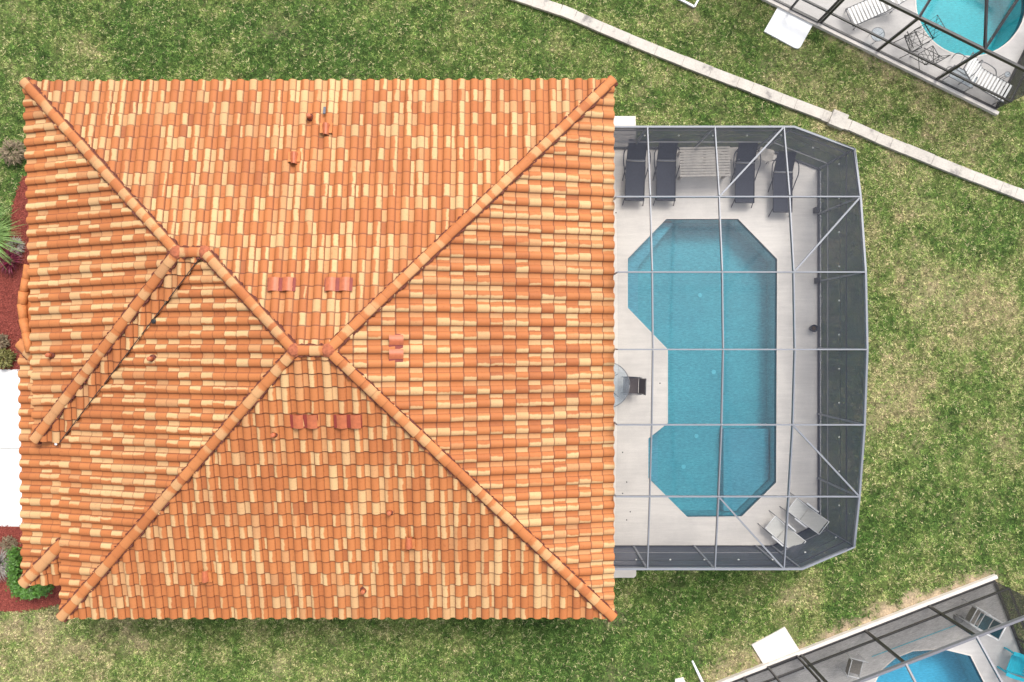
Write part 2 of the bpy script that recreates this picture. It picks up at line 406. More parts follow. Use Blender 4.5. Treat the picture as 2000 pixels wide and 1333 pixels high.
# (px, py, radius px, dryness, bare)
blobs = [(1450, 1180, 280, -.14, 0), (200, 60, 250, -.06, 0), (600, 60, 420, -.12, 0), (980, 1290, 350, -.12, 0), (1350, 200, 220, -.08, 0), (1900, 650, 350, .0, 0), (100, 40, 160, .10, 0), (260, 20, 120, .08, 0), (560, 90, 200, -.22, 0), (850, 60, 160, .05, 0), (700, 130, 260, -.15, 0), (300, 120, 160, -.15, 0), (1060, 120, 130, -.14, 0), (1180, 110, 90, .15, 0), (0, 100, 80, -.1, 0),
         (1570, 150, 60, .42, .12), (1690, 120, 70, .22, .05), (1880, 200, 110, .25, .04), (1960, 270, 90, .22, 0), (1480, 100, 70, -.05, 0), (1420, 60, 80, .05, 0), (1350, 190, 110, .05, 0),
         (1450, 210, 90, -.05, 0), (1650, 270, 60, .12, 0), (1790, 360, 90, .12, 0),
         (1780, 560, 90, .24, .05), (1830, 480, 70, .18, 0), (1880, 620, 110, .20, .03), (1970, 640, 80, .28, 0), (1760, 420, 90, .1, 0), (1890, 480, 60, -.25, 0), (1730, 800, 60, .32, .12), (1790, 740, 90, .22, .05),
         (1930, 760, 120, .2, 0), (1760, 640, 70, -.12, 0), (1880, 800, 90, -.12, 0), (1980, 900, 90, .08, 0), (1720, 870, 50, .3, .1), (1780, 900, 80, .0, 0), (1830, 1000, 140, -.16, 0), (1960, 1050, 90, -.12, 0),
         (1330, 1140, 110, -.25, 0), (1250, 1200, 60, .25, .08), (1420, 1190, 110, -.08, 0), (1590, 1135, 50, .3, .1), (1550, 1180, 60, .15, .05), (1650, 1100, 80, -.1, 0), (1420, 1270, 70, .25, .1), (1310, 1290, 70, -.05, 0), (1440, 1310, 60, .35, .3),
         (1390, 1330, 40, .3, .3), (1200, 1280, 150, -.16, 0), (1050, 1260, 160, -.18, 0), (900, 1270, 130, -.08, 0), (60, 1250, 160, .42, .08), (240, 1290, 150, .22, 0), (480, 1240, 160, .12, 0), (700, 1290, 150, .05, 0), (330, 1230, 60, .0, 0),
         (20, 260, 60, -.08, 0), (1660, 1200, 70, -.12, 0), (1780, 1100, 60, .1, 0)]
def segdist(x, y, a, b_):
    ax, ay = a; bx, by = b_; dx, dy = bx-ax, by-ay
    t = np.clip(((x-ax)*dx+(y-ay)*dy)/(dx*dx+dy*dy), 0, 1); return np.hypot(x-ax-t*dx, y-ay-t*dy)
sandsegs = [(PP([(1600, 56), (1940, 226)]), .33, .5), (PP([(1937, 1122), (1560, 1264)]), .42, .95), (PP([(1500, 1316), (1440, 1345)]), .8, .8), (PP([(1475, 1270), (1500, 1316)]), .5, .7)]
def lawn(x, y):
    d = .30+(fbm(x, y, 2.2, 1)-.5)*.5+(fbm(x, y, .45, 3, 3)-.5)*.75+(fbm(x, y, 6, 5)-.5)*.15
    bare = (fbm(x, y, .8, 2)-.60)*1.3
    for px, py, r, dr, ba in blobs:
        c = P(px, py); w_ = np.exp(-((x-c.x)**2+(y-c.y)**2)/(r/60)**2)
        d = d+dr*w_*.62; bare = bare+ba*w_*1.6
    bare = np.clip(bare, 0, .6)
    for (a, b_), wd, amt in sandsegs:
        ds = segdist(x, y, a, b_)+(fbm(x, y, .7, 4)-.5)*.9
        bare = np.maximum(bare, np.clip(1.2-ds/wd, 0, 1)*amt*(.35+1.1*vnoise(x, y, .17, 6)))
    return np.clip(d, 0, 1), np.clip(bare, 0, 1)
PAL = np.array([[.068, .138, .026], [.145, .228, .050], [.265, .320, .098], [.48, .42, .205], [.55, .43, .26]])
def lawncol(d):
    t = np.clip(d, 0, .999)*4; i = t.astype(int); f = (t-i)[:, None]; return PAL[i]*(1-f)+PAL[np.minimum(i+1, 4)]*f

# ------------------------------------------------------------------ ground sheet
def ground():
    x0, x1, y0, y1, st = -20, 20, -15, 15, .125
    nx = int((x1-x0)/st)+1; ny = int((y1-y0)/st)+1
    gx, gy = np.meshgrid(np.linspace(x0, x1, nx), np.linspace(y0, y1, ny), indexing='ij')
    X = gx.ravel(); Y = gy.ravel(); Z = (fbm(X, Y, .5, 6)-.5)*.03
    edge = (X < x0+.3) | (X > x1-.3) | (Y < y0+.3) | (Y > y1-.3); Z[edge] = 0
    i, j = np.meshgrid(np.arange(nx-1), np.arange(ny-1), indexing='ij'); i = i.ravel(); j = j.ravel()
    cx = x0+(i+.5)*st; cy = y0+(j+.5)*st
    keep = np.ones(len(i), bool)
    for q in (inset(pool_poly, -.12), inset(n1_pool, -.12), inset(n2_pool, -.12)): keep &= ~inpoly(cx, cy, q)
    i = i[keep]; j = j[keep]
    faces = np.stack([i*ny+j, (i+1)*ny+j, (i+1)*ny+j+1, i*ny+j+1], 1)
    V = np.stack([X, Y, Z], 1)
    d, ba = lawn(X, Y); C = lawncol(d)*.5
    sand = np.array([.42, .32, .215])[None]*(.75+.5*vnoise(X, Y, .14, 3)[:, None]); C = C*(1-ba[:, None])+sand*ba[:, None]
    n0 = len(V); B = 400
    ex = [(-B, -B), (B, -B), (B, B), (-B, B), (x0, y0), (x1, y0), (x1, y1), (x0, y1)]
    V = np.vstack([V, [(a, b_, 0) for a, b_ in ex]]); C = np.vstack([C, np.tile([.10, .14, .04], (8, 1))])
    fl = faces.tolist()+[[n0+a for a in q] for q in ((0, 1, 5, 4), (1, 2, 6, 5), (2, 3, 7, 6), (3, 0, 4, 7))]
    me = bpy.data.meshes.new('ground'); me.from_pydata(V.tolist(), [], fl)
    ca = me.color_attributes.new('col', 'FLOAT_COLOR', 'POINT')
    ca.data.foreach_set('color', np.hstack([C, np.ones((len(C), 1))]).astype(np.float32).ravel())
    tag(link('ground', me, M['ground']), kind='structure')
ground()

wall_xy = [tuple(P(a, b))[:2] for a, b in wall_pts]
def blocked(x, y, m=0.0):
    b_ = inpoly(x, y, house_poly) | inpoly(x, y, inset(deck_poly, -.04-m)) | inpoly(x, y, inset(n1_deck, -.14-m)) | inpoly(x, y, inset(n2_deck, -.14-m)) | inpoly(x, y, drive)
    for q in slabs.values(): b_ |= inpoly(x, y, q)
    for q in mulches: b_ |= inpoly(x, y, q)
    for k in range(len(wall_xy)-1): b_ |= segdist(x, y, wall_xy[k], wall_xy[k+1]) < .19
    return b_
def grass(name, n_per, blades, label=None):
    x0, x1, y0, y1 = -17.6, 17.6, -12, 12
    n = int((x1-x0)*(y1-y0)*n_per); x = rng.uniform(x0, x1, n); y = rng.uniform(y0, y1, n)
    k = ~blocked(x, y); x = x[k]; y = y[k]
    d, ba = lawn(x, y); k = rng.random(len(x)) > ba*1.15; x, y, d = x[k], y[k], d[k]; n = len(x)
    tint = rng.normal(0, .2, n)+(vnoise(x, y, .16, 5)-.5)*.25
    br = np.clip(.80+rng.normal(0, .42, n)+(vnoise(x, y, .11, 2)-.5)*.8, .2, 2.6)
    C = lawncol(d+tint)*br[:, None]
    strawm = rng.random(n) < .06; C[strawm] = np.array([.56, .52, .27])*rng.uniform(.6, 1.2, (strawm.sum(), 1))
    V = []; CC = []
    for b_ in range(blades):
        th = rng.uniform(0, 2*np.pi, n); ln = rng.uniform(.035, .085, n)*np.clip(1.25-d*.6, .6, 1.3); hz = rng.uniform(.015, .055, n); wd = rng.uniform(.007, .013, n)
        bx = x+rng.normal(0, .02, n); by = y+rng.normal(0, .02, n); c, s = np.cos(th), np.sin(th)
        V.append(np.stack([np.stack([bx-s*wd, by+c*wd, np.zeros(n)+.004], 1), np.stack([bx+s*wd, by-c*wd, np.zeros(n)+.004], 1), np.stack([bx+c*ln, by+s*ln, hz], 1)], 1))
        CC.append(C*rng.uniform(.8, 1.2, (n, 1)))
    V = np.concatenate(V).reshape(-1, 3); CC = np.repeat(np.concatenate(CC), 3, axis=0); nf = len(V)//3
    me = bpy.data.meshes.new(name); me.vertices.add(len(V)); me.vertices.foreach_set('co', V.astype(np.float32).ravel())
    me.loops.add(len(V)); me.loops.foreach_set('vertex_index', np.arange(len(V), dtype=np.int32))
    me.polygons.add(nf); me.polygons.foreach_set('loop_start', np.arange(0, nf*3, 3, dtype=np.int32)); me.polygons.foreach_set('loop_total', np.full(nf, 3, np.int32))
    me.update(); ca = me.color_attributes.new('col', 'FLOAT_COLOR', 'POINT')
    ca.data.foreach_set('color', np.hstack([CC, np.ones((len(CC), 1))]).astype(np.float32).ravel())
    return tag(link(name, me, M['blade']), 'patchy green and straw coloured lawn grass around the house', 'grass', kind='stuff')
grass('grass', 520, 3)

# mulch beds, driveway, slabs
def chips(name, polys, n_per):
    mb = MB()
    for q in polys:
        xs = [p[0] for p in q]; ys = [p[1] for p in q]
        xa, xb, ya, yb = max(min(xs), -17.3), min(max(xs), -13.4), min(ys), max(ys)
        n = int((xb-xa)*(yb-ya)*n_per); x = rng.uniform(xa, xb, n); y = rng.uniform(ya, yb, n); k = inpoly(x, y, inset(q, -.04)); 
        for a, b_ in zip(x[k], y[k]):
            th = rng.uniform(0, 6.28); l = rng.uniform(.02, .05); wd = rng.uniform(.006, .013); z = rng.uniform(.035, .06); dz = rng.normal(0, .012); c, s = math.cos(th), math.sin(th)
            mb.quad((a-c*l-s*wd, b_-s*l+c*wd, z-dz), (a-c*l+s*wd, b_-s*l-c*wd, z-dz), (a+c*l+s*wd, b_+s*l-c*wd, z+dz), (a+c*l-s*wd, b_+s*l+c*wd, z+dz))
    me = bpy.data.meshes.new(name); me.from_pydata(mb.v, [], mb.f); return tag(link(name, me, M['mulch']), 'loose red bark chips on the beds left of the house', 'mulch', kind='stuff')
for q in mulches: tag(sheet('mulch_bed', q, [], .03, M['mulch']), kind='structure')
chips('bark_mulch', mulches, 500)
dp = P(-300, 876).y
for ya, yb in ((P(0, 722).y, dp+.008), (dp-.008, P(0, 1028).y)):
    tag(MB().box(P(-300, 0).x, yb, -.05, P(70, 0).x, ya, .05).build('driveway', M['drive']), kind='structure')
lab = {'n1': ('white concrete landing slab outside the black pool cage at upper right', .07), 'n2': ('pale concrete landing slab with broken edge beside the lower right cage', .05),
       'top': ('small pale step slab at the upper left corner of the grey framed pool cage', .06), 'bot': ('small white step slab at the lower left corner of the grey framed pool cage', .06), 'low': ('corner of a pale slab cut off by the bottom of the picture', .05)}
for k, q in slabs.items():
    tag(MB().prism(q, -.03, lab[k][1]).build('landing_slab', M['white' if k == 'n1' else 'slab'], bevel=.01), lab[k][0], 'slab')

# ------------------------------------------------------------------ retaining wall of pale blocks
def retaining_wall():
    path = [Vector((*p, 0)) for p in wall_xy]; cum = [0]
    for a, b_ in zip(path, path[1:]): cum.append(cum[-1]+(b_-a).length)
    def at(s):
        for i in range(len(path)-1):
            if s <= cum[i+1] or i == len(path)-2: return path[i].lerp(path[i+1], (s-cum[i])/(cum[i+1]-cum[i]))
    mb = MB(); s = 0; r = random.Random(4)
    while s < cum[-1]-.3:
        l = r.choice([.5, .95, .95, 1.0]); e = min(s+l, cum[-1]); a = at(s+.0025); b_ = at(e-.0025); d = (b_-a).normalized(); nrm = Vector((-d.y, d.x, 0))
        wd = .172+r.uniform(-.006, .006); off = r.uniform(-.008, .008); z = .13+r.uniform(-.006, .006)
        p = [a+nrm*(wd+off), a-nrm*(wd-off), b_-nrm*(wd-off), b_+nrm*(wd+off)]
        mb.prism([tuple(q)[:2] for q in p][::-1], -.2, z); s = e
    o = mb.build('retaining_wall', M['block'], bevel=.012)
    o.modifiers[0].width = .006
    tag(o, 'long low curving wall of pale stained concrete blocks crossing the lawn', 'wall')
    c = P(1634, 236)
    d = Vector((.92, -.38, 0)).normalized(); n = Vector((-d.y, d.x, 0))
    q = [c+d*.26+n*.24, c-d*.26+n*.24, c-d*.26-n*.26, c+d*.26-n*.26]
    MB().prism([tuple(v)[:2] for v in q], -.1, .20).build('wall_cap', M['block'], o, bevel=.012)
retaining_wall()

# ------------------------------------------------------------------ the house and its tiled roof
house = thing('house', 'single storey house under a large orange and cream barrel tile hip roof', 'house')
EZ = 2.87
NW = Vector((-14.10, 7.51, EZ)); NE = Vector((2.94, 7.56, EZ)); SE = Vector((2.94, -8.0, EZ)); SW = Vector((-13.04, -8.0, EZ))
R1W = Vector((-5.69, -.245, 5.03)); R1E = Vector((-4.815, -.245, 5.03))
R2W = Vector((-9.08, 2.405, 4.29)); R2E = Vector((-8.32, 2.405, 4.29))
WS = Vector((-13.81, -2.87, EZ)); VB = Vector((-13.04, -2.93, EZ))
walls = MB()
walls.prism([(-13.5, -2.4), (-12.5, -2.4), (-12.5, -7.45), (2.35, -7.45), (2.35, 6.95), (-13.5, 6.95)][::-1], 0, 2.85)
walls.prism([(-13.8, -6.6), (-12.6, -6.6), (-12.6, -.5), (-13.8, -.5)], 0, 2.4)
walls.build('wall', M['stucco'], house)
TW, TL = .375, .372
def tile_patch(bm, lc, uvl, fr, quads_pts, colr, uv, smooth=True):
    pass
def make_slope(name, A, B, up_pt, polys, jitter=0, creams=.30, drop=0):
    """tiles over convex polygons of one roof plane; A, B: eave ends, left to right as seen from the eave"""
    e = (B-A).normalized(); n = e.cross(up_pt-A).normalized()
    if n.z < 0: n = -n
    u = n.cross(e).normalized()
    Mx = Matrix((e, u, n)).transposed()
    total = bmesh.new(); tcl = total.loops.layers.float_color.new('tilecol'); tul = total.loops.layers.uv.new('UVMap')
    K1, K2 = 4, 7; pw = .41
    prof = []   # two halves: pan (slightly hollow), barrel
    pan = [(pw*i/K1, .002-.018*math.sin(math.pi*i/K1)) for i in range(K1+1)]
    bar = [(pw+(1-pw+.03)*i/K2, .004+.070*math.sin(math.pi*(.03+.90*i/K2))**.7) for i in range(K2+1)]
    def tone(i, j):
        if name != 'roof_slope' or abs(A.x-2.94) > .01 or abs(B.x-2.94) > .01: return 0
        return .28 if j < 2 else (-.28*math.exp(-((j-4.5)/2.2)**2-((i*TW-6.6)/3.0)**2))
    for poly in polys:
        loc = [((p-A).dot(e), (p-A).dot(u)) for p in poly]
        s0 = min(p[0] for p in loc); s1 = max(p[0] for p in loc); t0 = min(p[1] for p in loc); t1 = max(p[1] for p in loc)
        cx = sum(p[0] for p in loc)/len(loc); cy = sum(p[1] for p in loc)/len(loc)
        edges = []
        for i in range(len(loc)):
            a, b_ = loc[i], loc[(i+1) % len(loc)]; ex, ey = b_[0]-a[0], b_[1]-a[1]; l = math.hypot(ex, ey); nx, ny = ey/l, -ex/l
            if (cx-a[0])*nx+(cy-a[1])*ny > 0: nx, ny = -nx, -ny
            if abs(a[1]) < .2 and abs(b_[1]) < .2: a = (a[0]-nx*.0, a[1]-.3)
            edges.append((a, (nx, ny)))
        bm = bmesh.new(); cl = bm.loops.layers.float_color.new('tilecol'); ul = bm.loops.layers.uv.new('UVMap')
        for j in range(0, int(t1/TL)+2):
            for i in range(int(math.floor(s0/TW))-1, int(math.ceil(s1/TW))+1):
                ctr = ((i+.5)*TW, (j+.5)*TL)
                if any((ctr[0]-a[0])*nn[0]+(ctr[1]-a[1])*nn[1] > .36 for a, nn in edges): continue
                rs = random.Random(i*7919+j*104729+hash_name(name)); r0 = rs
                jx = rs.uniform(-.004, .004)
                for half, pr in ((0, pan), (1, bar)):
                    j0 = j     # runs of one glaze streak carry on over several courses
                    while j0 > 0 and random.Random(i*31+j0*17389+half*7+int(A.x*10)).random() < .15: j0 -= 1
                    rs = random.Random(i*7919+j0*104729+half*977+int(A.y*10))
                    q = rs.random(); st = rs.uniform(.75, 1.0); odd = (i+j0) % 2
                    if half:      # barrel: a cream strip along the crest or none
                        pc = (.74 if odd else .20)*creams/.30
                        if q < pc*.55: lo, hi = rs.uniform(-.1, .16), rs.uniform(.56, .74)
                        elif q < pc*.85: lo, hi = rs.uniform(-.1, .2), rs.uniform(.34, .5)
                        elif q < pc: lo, hi = -3, 4; st *= .85
                        elif q < pc+.10: lo, hi = -3, rs.uniform(.4, 1.1); st = rs.uniform(.25, .5)
                        else: lo, hi = 8, -8
                    else:
                        pc = (.10 if odd else .52)*creams/.30
                        if q < pc*.45: lo, hi = -3, 4; st *= .85
                        elif q < pc*.7: lo, hi = rs.uniform(.3, .6), 4
                        elif q < pc*1.2: lo, hi = -3, 4; st = rs.uniform(.25, .5)
                        else: lo, hi = 8, -8
                    rs = r0
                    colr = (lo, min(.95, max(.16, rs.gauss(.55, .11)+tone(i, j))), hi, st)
                    w0, w1 = pr[0][0], pr[-1][0]; fl = .036+rs.uniform(-.003, .006)
                    front = j*TL+(.012 if j == 0 else 0)-rs.uniform(0, .006); back = (j+1)*TL+.02
                    vt = []
                    for v, (tt, zz) in enumerate(((front, fl), (back, .0))):
                        vt.append([bm.verts.new((i*TW+p[0]*TW+jx, tt, p[1]+zz)) for p in pr])
                    lowr = [bm.verts.new((i*TW+p[0]*TW+jx, front+.012, p[1]+fl-.040)) for p in pr]
                    top2 = [bm.verts.new(v.co) for v in vt[0]]
                    k = len(pr)
                    for a in range(k-1):
                        f = bm.faces.new((vt[0][a], vt[0][a+1], vt[1][a+1], vt[1][a])); f.smooth = True
                        ua, ub = (pr[a][0]-w0)/(w1-w0), (pr[a+1][0]-w0)/(w1-w0)
                        for lp, uvv in zip(f.loops, ((ua, 0), (ub, 0), (ub, 1), (ua, 1))): lp[ul].uv = uvv; lp[cl] = colr
                        f = bm.faces.new((lowr[a], lowr[a+1], top2[a+1], top2[a])); f.smooth = True
                        for lp, uvv in zip(f.loops, ((ua, 0), (ub, 0), (ub, 0), (ua, 0))): lp[ul].uv = uvv; lp[cl] = (8, .1, -8, 1)  # butt faces tinted dark: painted shade of the gap under each course
                    if half:
                        a0, a1 = vt[0][-1], vt[1][-1]
                        b0 = bm.verts.new(a0.co+Vector((-.008, 0, -.05))); b1 = bm.verts.new(a1.co+Vector((-.008, 0, -.05)))
                        f = bm.faces.new((a0, b0, b1, a1))
                        for lp in f.loops: lp[ul].uv = (0, 0); lp[cl] = (8, .0, -8, 1)  # lap step tinted darkest, the same painted gap shade
        for a, nn in edges:
            geom = bm.verts[:]+bm.edges[:]+bm.faces[:]
            bmesh.ops.bisect_plane(bm, geom=geom, plane_co=(a[0], a[1], 0), plane_no=(nn[0], nn[1], 0), clear_outer=True)
        me_t = bpy.data.meshes.new('tmp'); bm.to_mesh(me_t); bm.free(); total.from_mesh(me_t); bpy.data.meshes.remove(me_t)
    for v in total.verts: v.co = A+Mx @ v.co
    me = bpy.data.meshes.new(name); total.to_mesh(me); total.free()
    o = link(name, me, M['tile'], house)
    # deck boards under the tiles
    mb = MB(); 
    for poly in polys:
        k = len(poly); n0 = len(mb.v); mb.v += [tuple(p-n*.035) for p in poly]; mb.f.append(tuple(range(n0, n0+k)))
    mb.build('underlay', M['mortar'], o)
    return o, A, n
def hash_name(s): return sum(ord(c)*(i+3) for i, c in enumerate(s))
cut = Vector((R2E.x, 7.52, EZ))
planes = {}
_, a, n = make_slope('north_roof_slope'.replace('north_', ''), NE, NW, R1E, [[NE, cut, R2E, R1W, R1E], [cut, NW, R2W, R2E]]); planes['N'] = (a, n)
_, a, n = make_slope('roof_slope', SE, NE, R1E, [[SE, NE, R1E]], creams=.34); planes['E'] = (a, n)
_, a, n = make_slope('roof_slope', SW, SE, R1E, [[SW, SE, R1E, R1W]]); planes['S'] = (a, n)
_, a, n = make_slope('roof_slope', VB, SW, R1W, [[VB, SW, R1W, R2E]], creams=.34); planes['W'] = (a, n)
_, a, n = make_slope('roof_slope', NW, WS, R2W, [[NW, WS, R2W]], creams=.30); planes['V'] = (a, n)
make_slope('roof_slope', WS, VB, R2W, [[WS, VB, R2E, R2W]])
# lower roof over the garage
LZ = 2.44
LN = P(39, 663, LZ); LS = P(46, 1141, LZ)
hs = .27
LN2 = Vector((-13.0, LN.y-1.45, LZ+1.45*hs)); LS2 = Vector((-13.0, LS.y+1.35, LZ+1.35*hs)); 
_, a, n = make_slope('garage_roof_slope', LN, LS, LS2, [[LN, LS, LS2, LN2]]); planes['G'] = (a, n)
LSE = Vector((-13.0, LS.y, LZ)); make_slope('garage_roof_slope', LS, LSE, LS2, [[LS, LSE, LS2]])
LNE = Vector((-13.0, LN.y, LZ)); make_slope('garage_roof_slope', LNE, LN, LN2, [[LNE, LN, LN2]])
# fascia boards
fb = MB()
def fas(p, q):
    d = (q-p).normalized(); nn = Vector((d.y, -d.x, 0)); c = Vector((-5.5, -.2, 0))
    if nn.dot(c-p) < 0: nn = -nn
    fb.bar(p+nn*.06-Vector((0, 0, .12)), q+nn*.06-Vector((0, 0, .12)), .03, .18)
for p, q in ((NW, NE), (NE, SE), (SE, SW), (SW, VB), (NW, WS)): fas(p, q)
fb.build('fascia', M['fascia'], house)

def cap_row(p, q, z=.072, rad=.14, seed=0):
    """overlapping barrel caps from p (low end) to q, on a ragged bed of mortar"""
    r = random.Random(seed+int(p.x*100)+int(q.y*10)); d = (q-p); Ln = d.length; d.normalize()
    side = d.cross(Vector((0, 0, 1))).normalized(); up = side.cross(d).normalized()
    bm = bmesh.new(); cl = bm.loops.layers.float_color.new('tilecol'); ul = bm.loops.layers.uv.new('UVMap')
    nn = max(1, round(Ln/.40)); st = Ln/nn; K = 10
    for i in range(nn):
        s0 = i*st-.03 if i else .03; s1 = (i+1)*st+.01; off = side*r.uniform(-.008, .008)
        q1 = r.random(); tint = min(1, max(.2, r.gauss(.6, .15)))
        if q1 < .35: c0 = (.45, tint, 4, .55)
        elif q1 < .50: c0 = (-3, tint, 4, .45)
        elif q1 < .7: c0 = (-3, tint, .4, .45)
        else: c0 = (8, tint, -8, 1)
        rings = []
        for k_, (s, rr, zz) in enumerate(((s0, rad*1.03, .018), (s0+(s1-s0)*.5, rad*1.0, .010), (s1, rad*.93, -.004))):
            c = p+d*s+up*(z+zz)+off
            rings.append([(c+side*math.cos(t)*rr+up*(math.sin(t)*rr*.54)) for t in [math.pi*j/K for j in range(K+1)]])
        vs = [[bm.verts.new(v) for v in ring] for ring in rings]
        for a in range(2):
            for j in range(K):
                f = bm.faces.new((vs[a][j], vs[a][j+1], vs[a+1][j+1], vs[a+1][j])); f.smooth = True
                for lp, (uu, vv) in zip(f.loops, ((a, j), (a, j+1), (a+1, j+1), (a+1, j))):
                    lp[ul].uv = (1-uu/2, vv/K); lp[cl] = c0
        inner = [bm.verts.new(v-up*.022-(v-(p+d*s0+up*z)).normalized()*.012) for v in rings[0]]; outer = [bm.verts.new(v) for v in rings[0]]
        for j in range(K):
            f = bm.faces.new((outer[j], inner[j], inner[j+1], outer[j+1]))
            for lp in f.loops: lp[ul].uv = (0, 0); lp[cl] = (8, .15, -8, 1)
        if i == 0:
            f = bm.faces.new([bm.verts.new(v-up*.004+d*.01) for v in rings[0]])
            for lp in f.loops: lp[ul].uv = (0, 0); lp[cl] = c0
    bmesh.ops.recalc_face_normals(bm, faces=bm.faces)
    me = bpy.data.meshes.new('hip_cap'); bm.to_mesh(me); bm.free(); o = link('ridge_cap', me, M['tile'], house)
    mb = MB(); m_ = int(Ln/.06)
    L_ = []; 
    for i in range(m_+1):
        c = p+d*(Ln*i/m_)
        L_.append((c-side*(rad+.022+r.uniform(-.02, .03)), c+side*(rad+.022+r.uniform(-.02, .03)), r.uniform(.055, .09)))
    for a, b_ in zip(L_, L_[1:]):
        za, zb = Vector((0, 0, a[2])), Vector((0, 0, b_[2])); dn = Vector((0, 0, -.1))
        mb.quad(a[0]+za, a[1]+za, b_[1]+zb, b_[0]+zb); mb.quad(a[0]+za, b_[0]+zb, b_[0]+dn, a[0]+dn); mb.quad(a[1]+za, b_[1]+zb, b_[1]+dn, a[1]+dn)
    mb.build('mortar_bed', M['mortar'], o)
    return o
for p, q in ((NW, R2W), (R2E, R1W), (NE, R1E), (SE, R1E), (SW, R1W), (WS, R2W), (R2W, R2E), (R1W, R1E)): cap_row(p, q)
cap_row(LS, LS2, z=.05, rad=.16); cap_row(LN+Vector((0, -.1, 0)), LN2, z=.05, rad=.15)
# small entry roof peeping out under the wing's eave
M['terracotta'] = simple('plain terracotta', (.47, .16, .045), .75, var=.2, scale=7, bstr=.2)
EP = [P(56, 520, 2.72), P(51, 548, 2.70), P(46, 572, 2.66), P(43, 598, 2.62), P(46, 626, 2.64), P(52, 655, 2.70), P(58, 686, 2.76)]
for k_, (p, q) in enumerate(zip(EP, EP[1:])):
    d = (q-p).normalized(); a, c = (p-d*.05, q+d*.03) if k_ % 2 else (p-d*.03, q+d*.05)
    MB().tube([a, a.lerp(c, .5), c], .13 if k_ != 2 else .14, 14, .115).build('entry_ridge_cap', M['terracotta'], house, True)
MB().quad(P(41, 575, 2.5), P(43, 640, 2.5), P(130, 690, 2.75), P(130, 520, 2.75)).build('entry_roof', M['terracotta'], house)
# node mortar
pink = simple('pink mortar', (.34, .10, .045), .9, var=.3, scale=12, bstr=.5)
for c in (R1W, R1E, R2W, R2E): MB().lathe(c+Vector((0, 0, .0)), [(.17, 0), (.19, .1), (.12, .165), (.03, .185)], 9).build('mortar_joint', pink, house)
# valley flashing
vf = MB(); vf.bar(VB+Vector((.0, 0, .11)), R2E+Vector((0, 0, .11)), .022, .012); vf.build('valley_flashing', M['black'], house)

def slope_frame(px, py, key):
    a, n = planes[key]; p = onplane(px, py, a+n*.04, n)
    dn = Vector((n.x, n.y, 0)).normalized(); dn = (dn-n*dn.dot(n)).normalized(); side = n.cross(dn)
    return p, n, dn, side
def pipe_vent(px, py, key):
    p, n, dn, side = slope_frame(px, py, key); z = Vector((0, 0, 1))
    mb = MB(); mb.lathe(p-z*.08, [(.125, 0), (.115, .07), (.085, .13), (.07, .15)], 14); o = mb.build('vent_pipe', M['mortar'], house, True)
    MB().lathe(p+z*.03, [(.062, 0), (.062, .20), (.05, .21)], 14).build('pipe_sleeve', M['redtile'], o, True)
    MB().lathe(p+z*.22, [(.036, 0), (.036, .028)], 12).build('pipe_mouth', M['redtile'], o)
for a in ((606, 230, 'N'), (101, 694, 'V'), (298, 701, 'W'), (537, 849, 'S'), (762, 1000, 'S'), (711, 1153, 'S')): pipe_vent(*a)
def hood_vent(px, py, key):
    p, n, dn, side = slope_frame(px, py, key)
    def g(s, t, z): return p+side*s+dn*t+n*z
    mb = MB(); K = 8
    for (sw, hh, t0, t1) in ((.12, .21, -.18, .14),):
        for j in range(K):
            a0, a1 = math.pi*j/K, math.pi*(j+1)/K
            mb.quad(g(math.cos(a0)*sw*.8, t0, math.sin(a0)*hh*.6+.02), g(math.cos(a1)*sw*.8, t0, math.sin(a1)*hh*.6+.02), g(math.cos(a1)*sw, t1, math.sin(a1)*hh+.02), g(math.cos(a0)*sw, t1, math.sin(a0)*hh+.02))
    o = mb.build('hood_vent', M['redtile'], house, True)
    m2 = MB(); m2.quad(g(-.17, -.12, .10), g(.17, -.12, .10), g(.18, .19, .11), g(-.18, .19, .11)); m2.quad(g(-.18, .19, .11), g(.18, .19, .11), g(.17, .19, -.02), g(-.17, .19, -.02)); m2.quad(g(.17, -.12, .10), g(.18, .19, .11), g(.18, .19, 0), g(.17, -.12, 0)); m2.quad(g(-.17, -.12, .10), g(-.18, .19, .11), g(-.18, .19, 0), g(-.17, -.12, 0)); m2.build('vent_base', M['terracotta'], o)
    m3 = MB(); m3.v = [tuple(g(0, .142, .11))]+[tuple(g(math.cos(math.pi*j/K)*.10, .142, math.sin(math.pi*j/K)*.10+.11)) for j in range(K+1)]; m3.f = [(0, j+1, j+2) for j in range(K)]
    m3.build('vent_opening', M['black'], o)
for a in ((638, 256, 'N'), (576, 312, 'N'), (799, 1057, 'S'), (403, 1122, 'S')): hood_vent(*a)
p, n, dn, side = slope_frame(635, 220, 'N'); MB().bar(p+dn*.12+n*.09, p-dn*.10+n*.10, .07, .03, n).build('flashing_patch', M['lead'], house)
p, n, dn, side = slope_frame(303, 628, 'W'); MB().lathe(p-Vector((0, 0, .05)), [(.07, 0), (.07, .16), (.04, .18)], 10).build('drain_hole', M['black'], house)
p, n, dn, side = slope_frame(112, 866, 'W'); MB().bar(p-side*.09+n*.07, p+side*.05+n*.05, .07, .02, n).build('flashing_patch', M['white'], house)
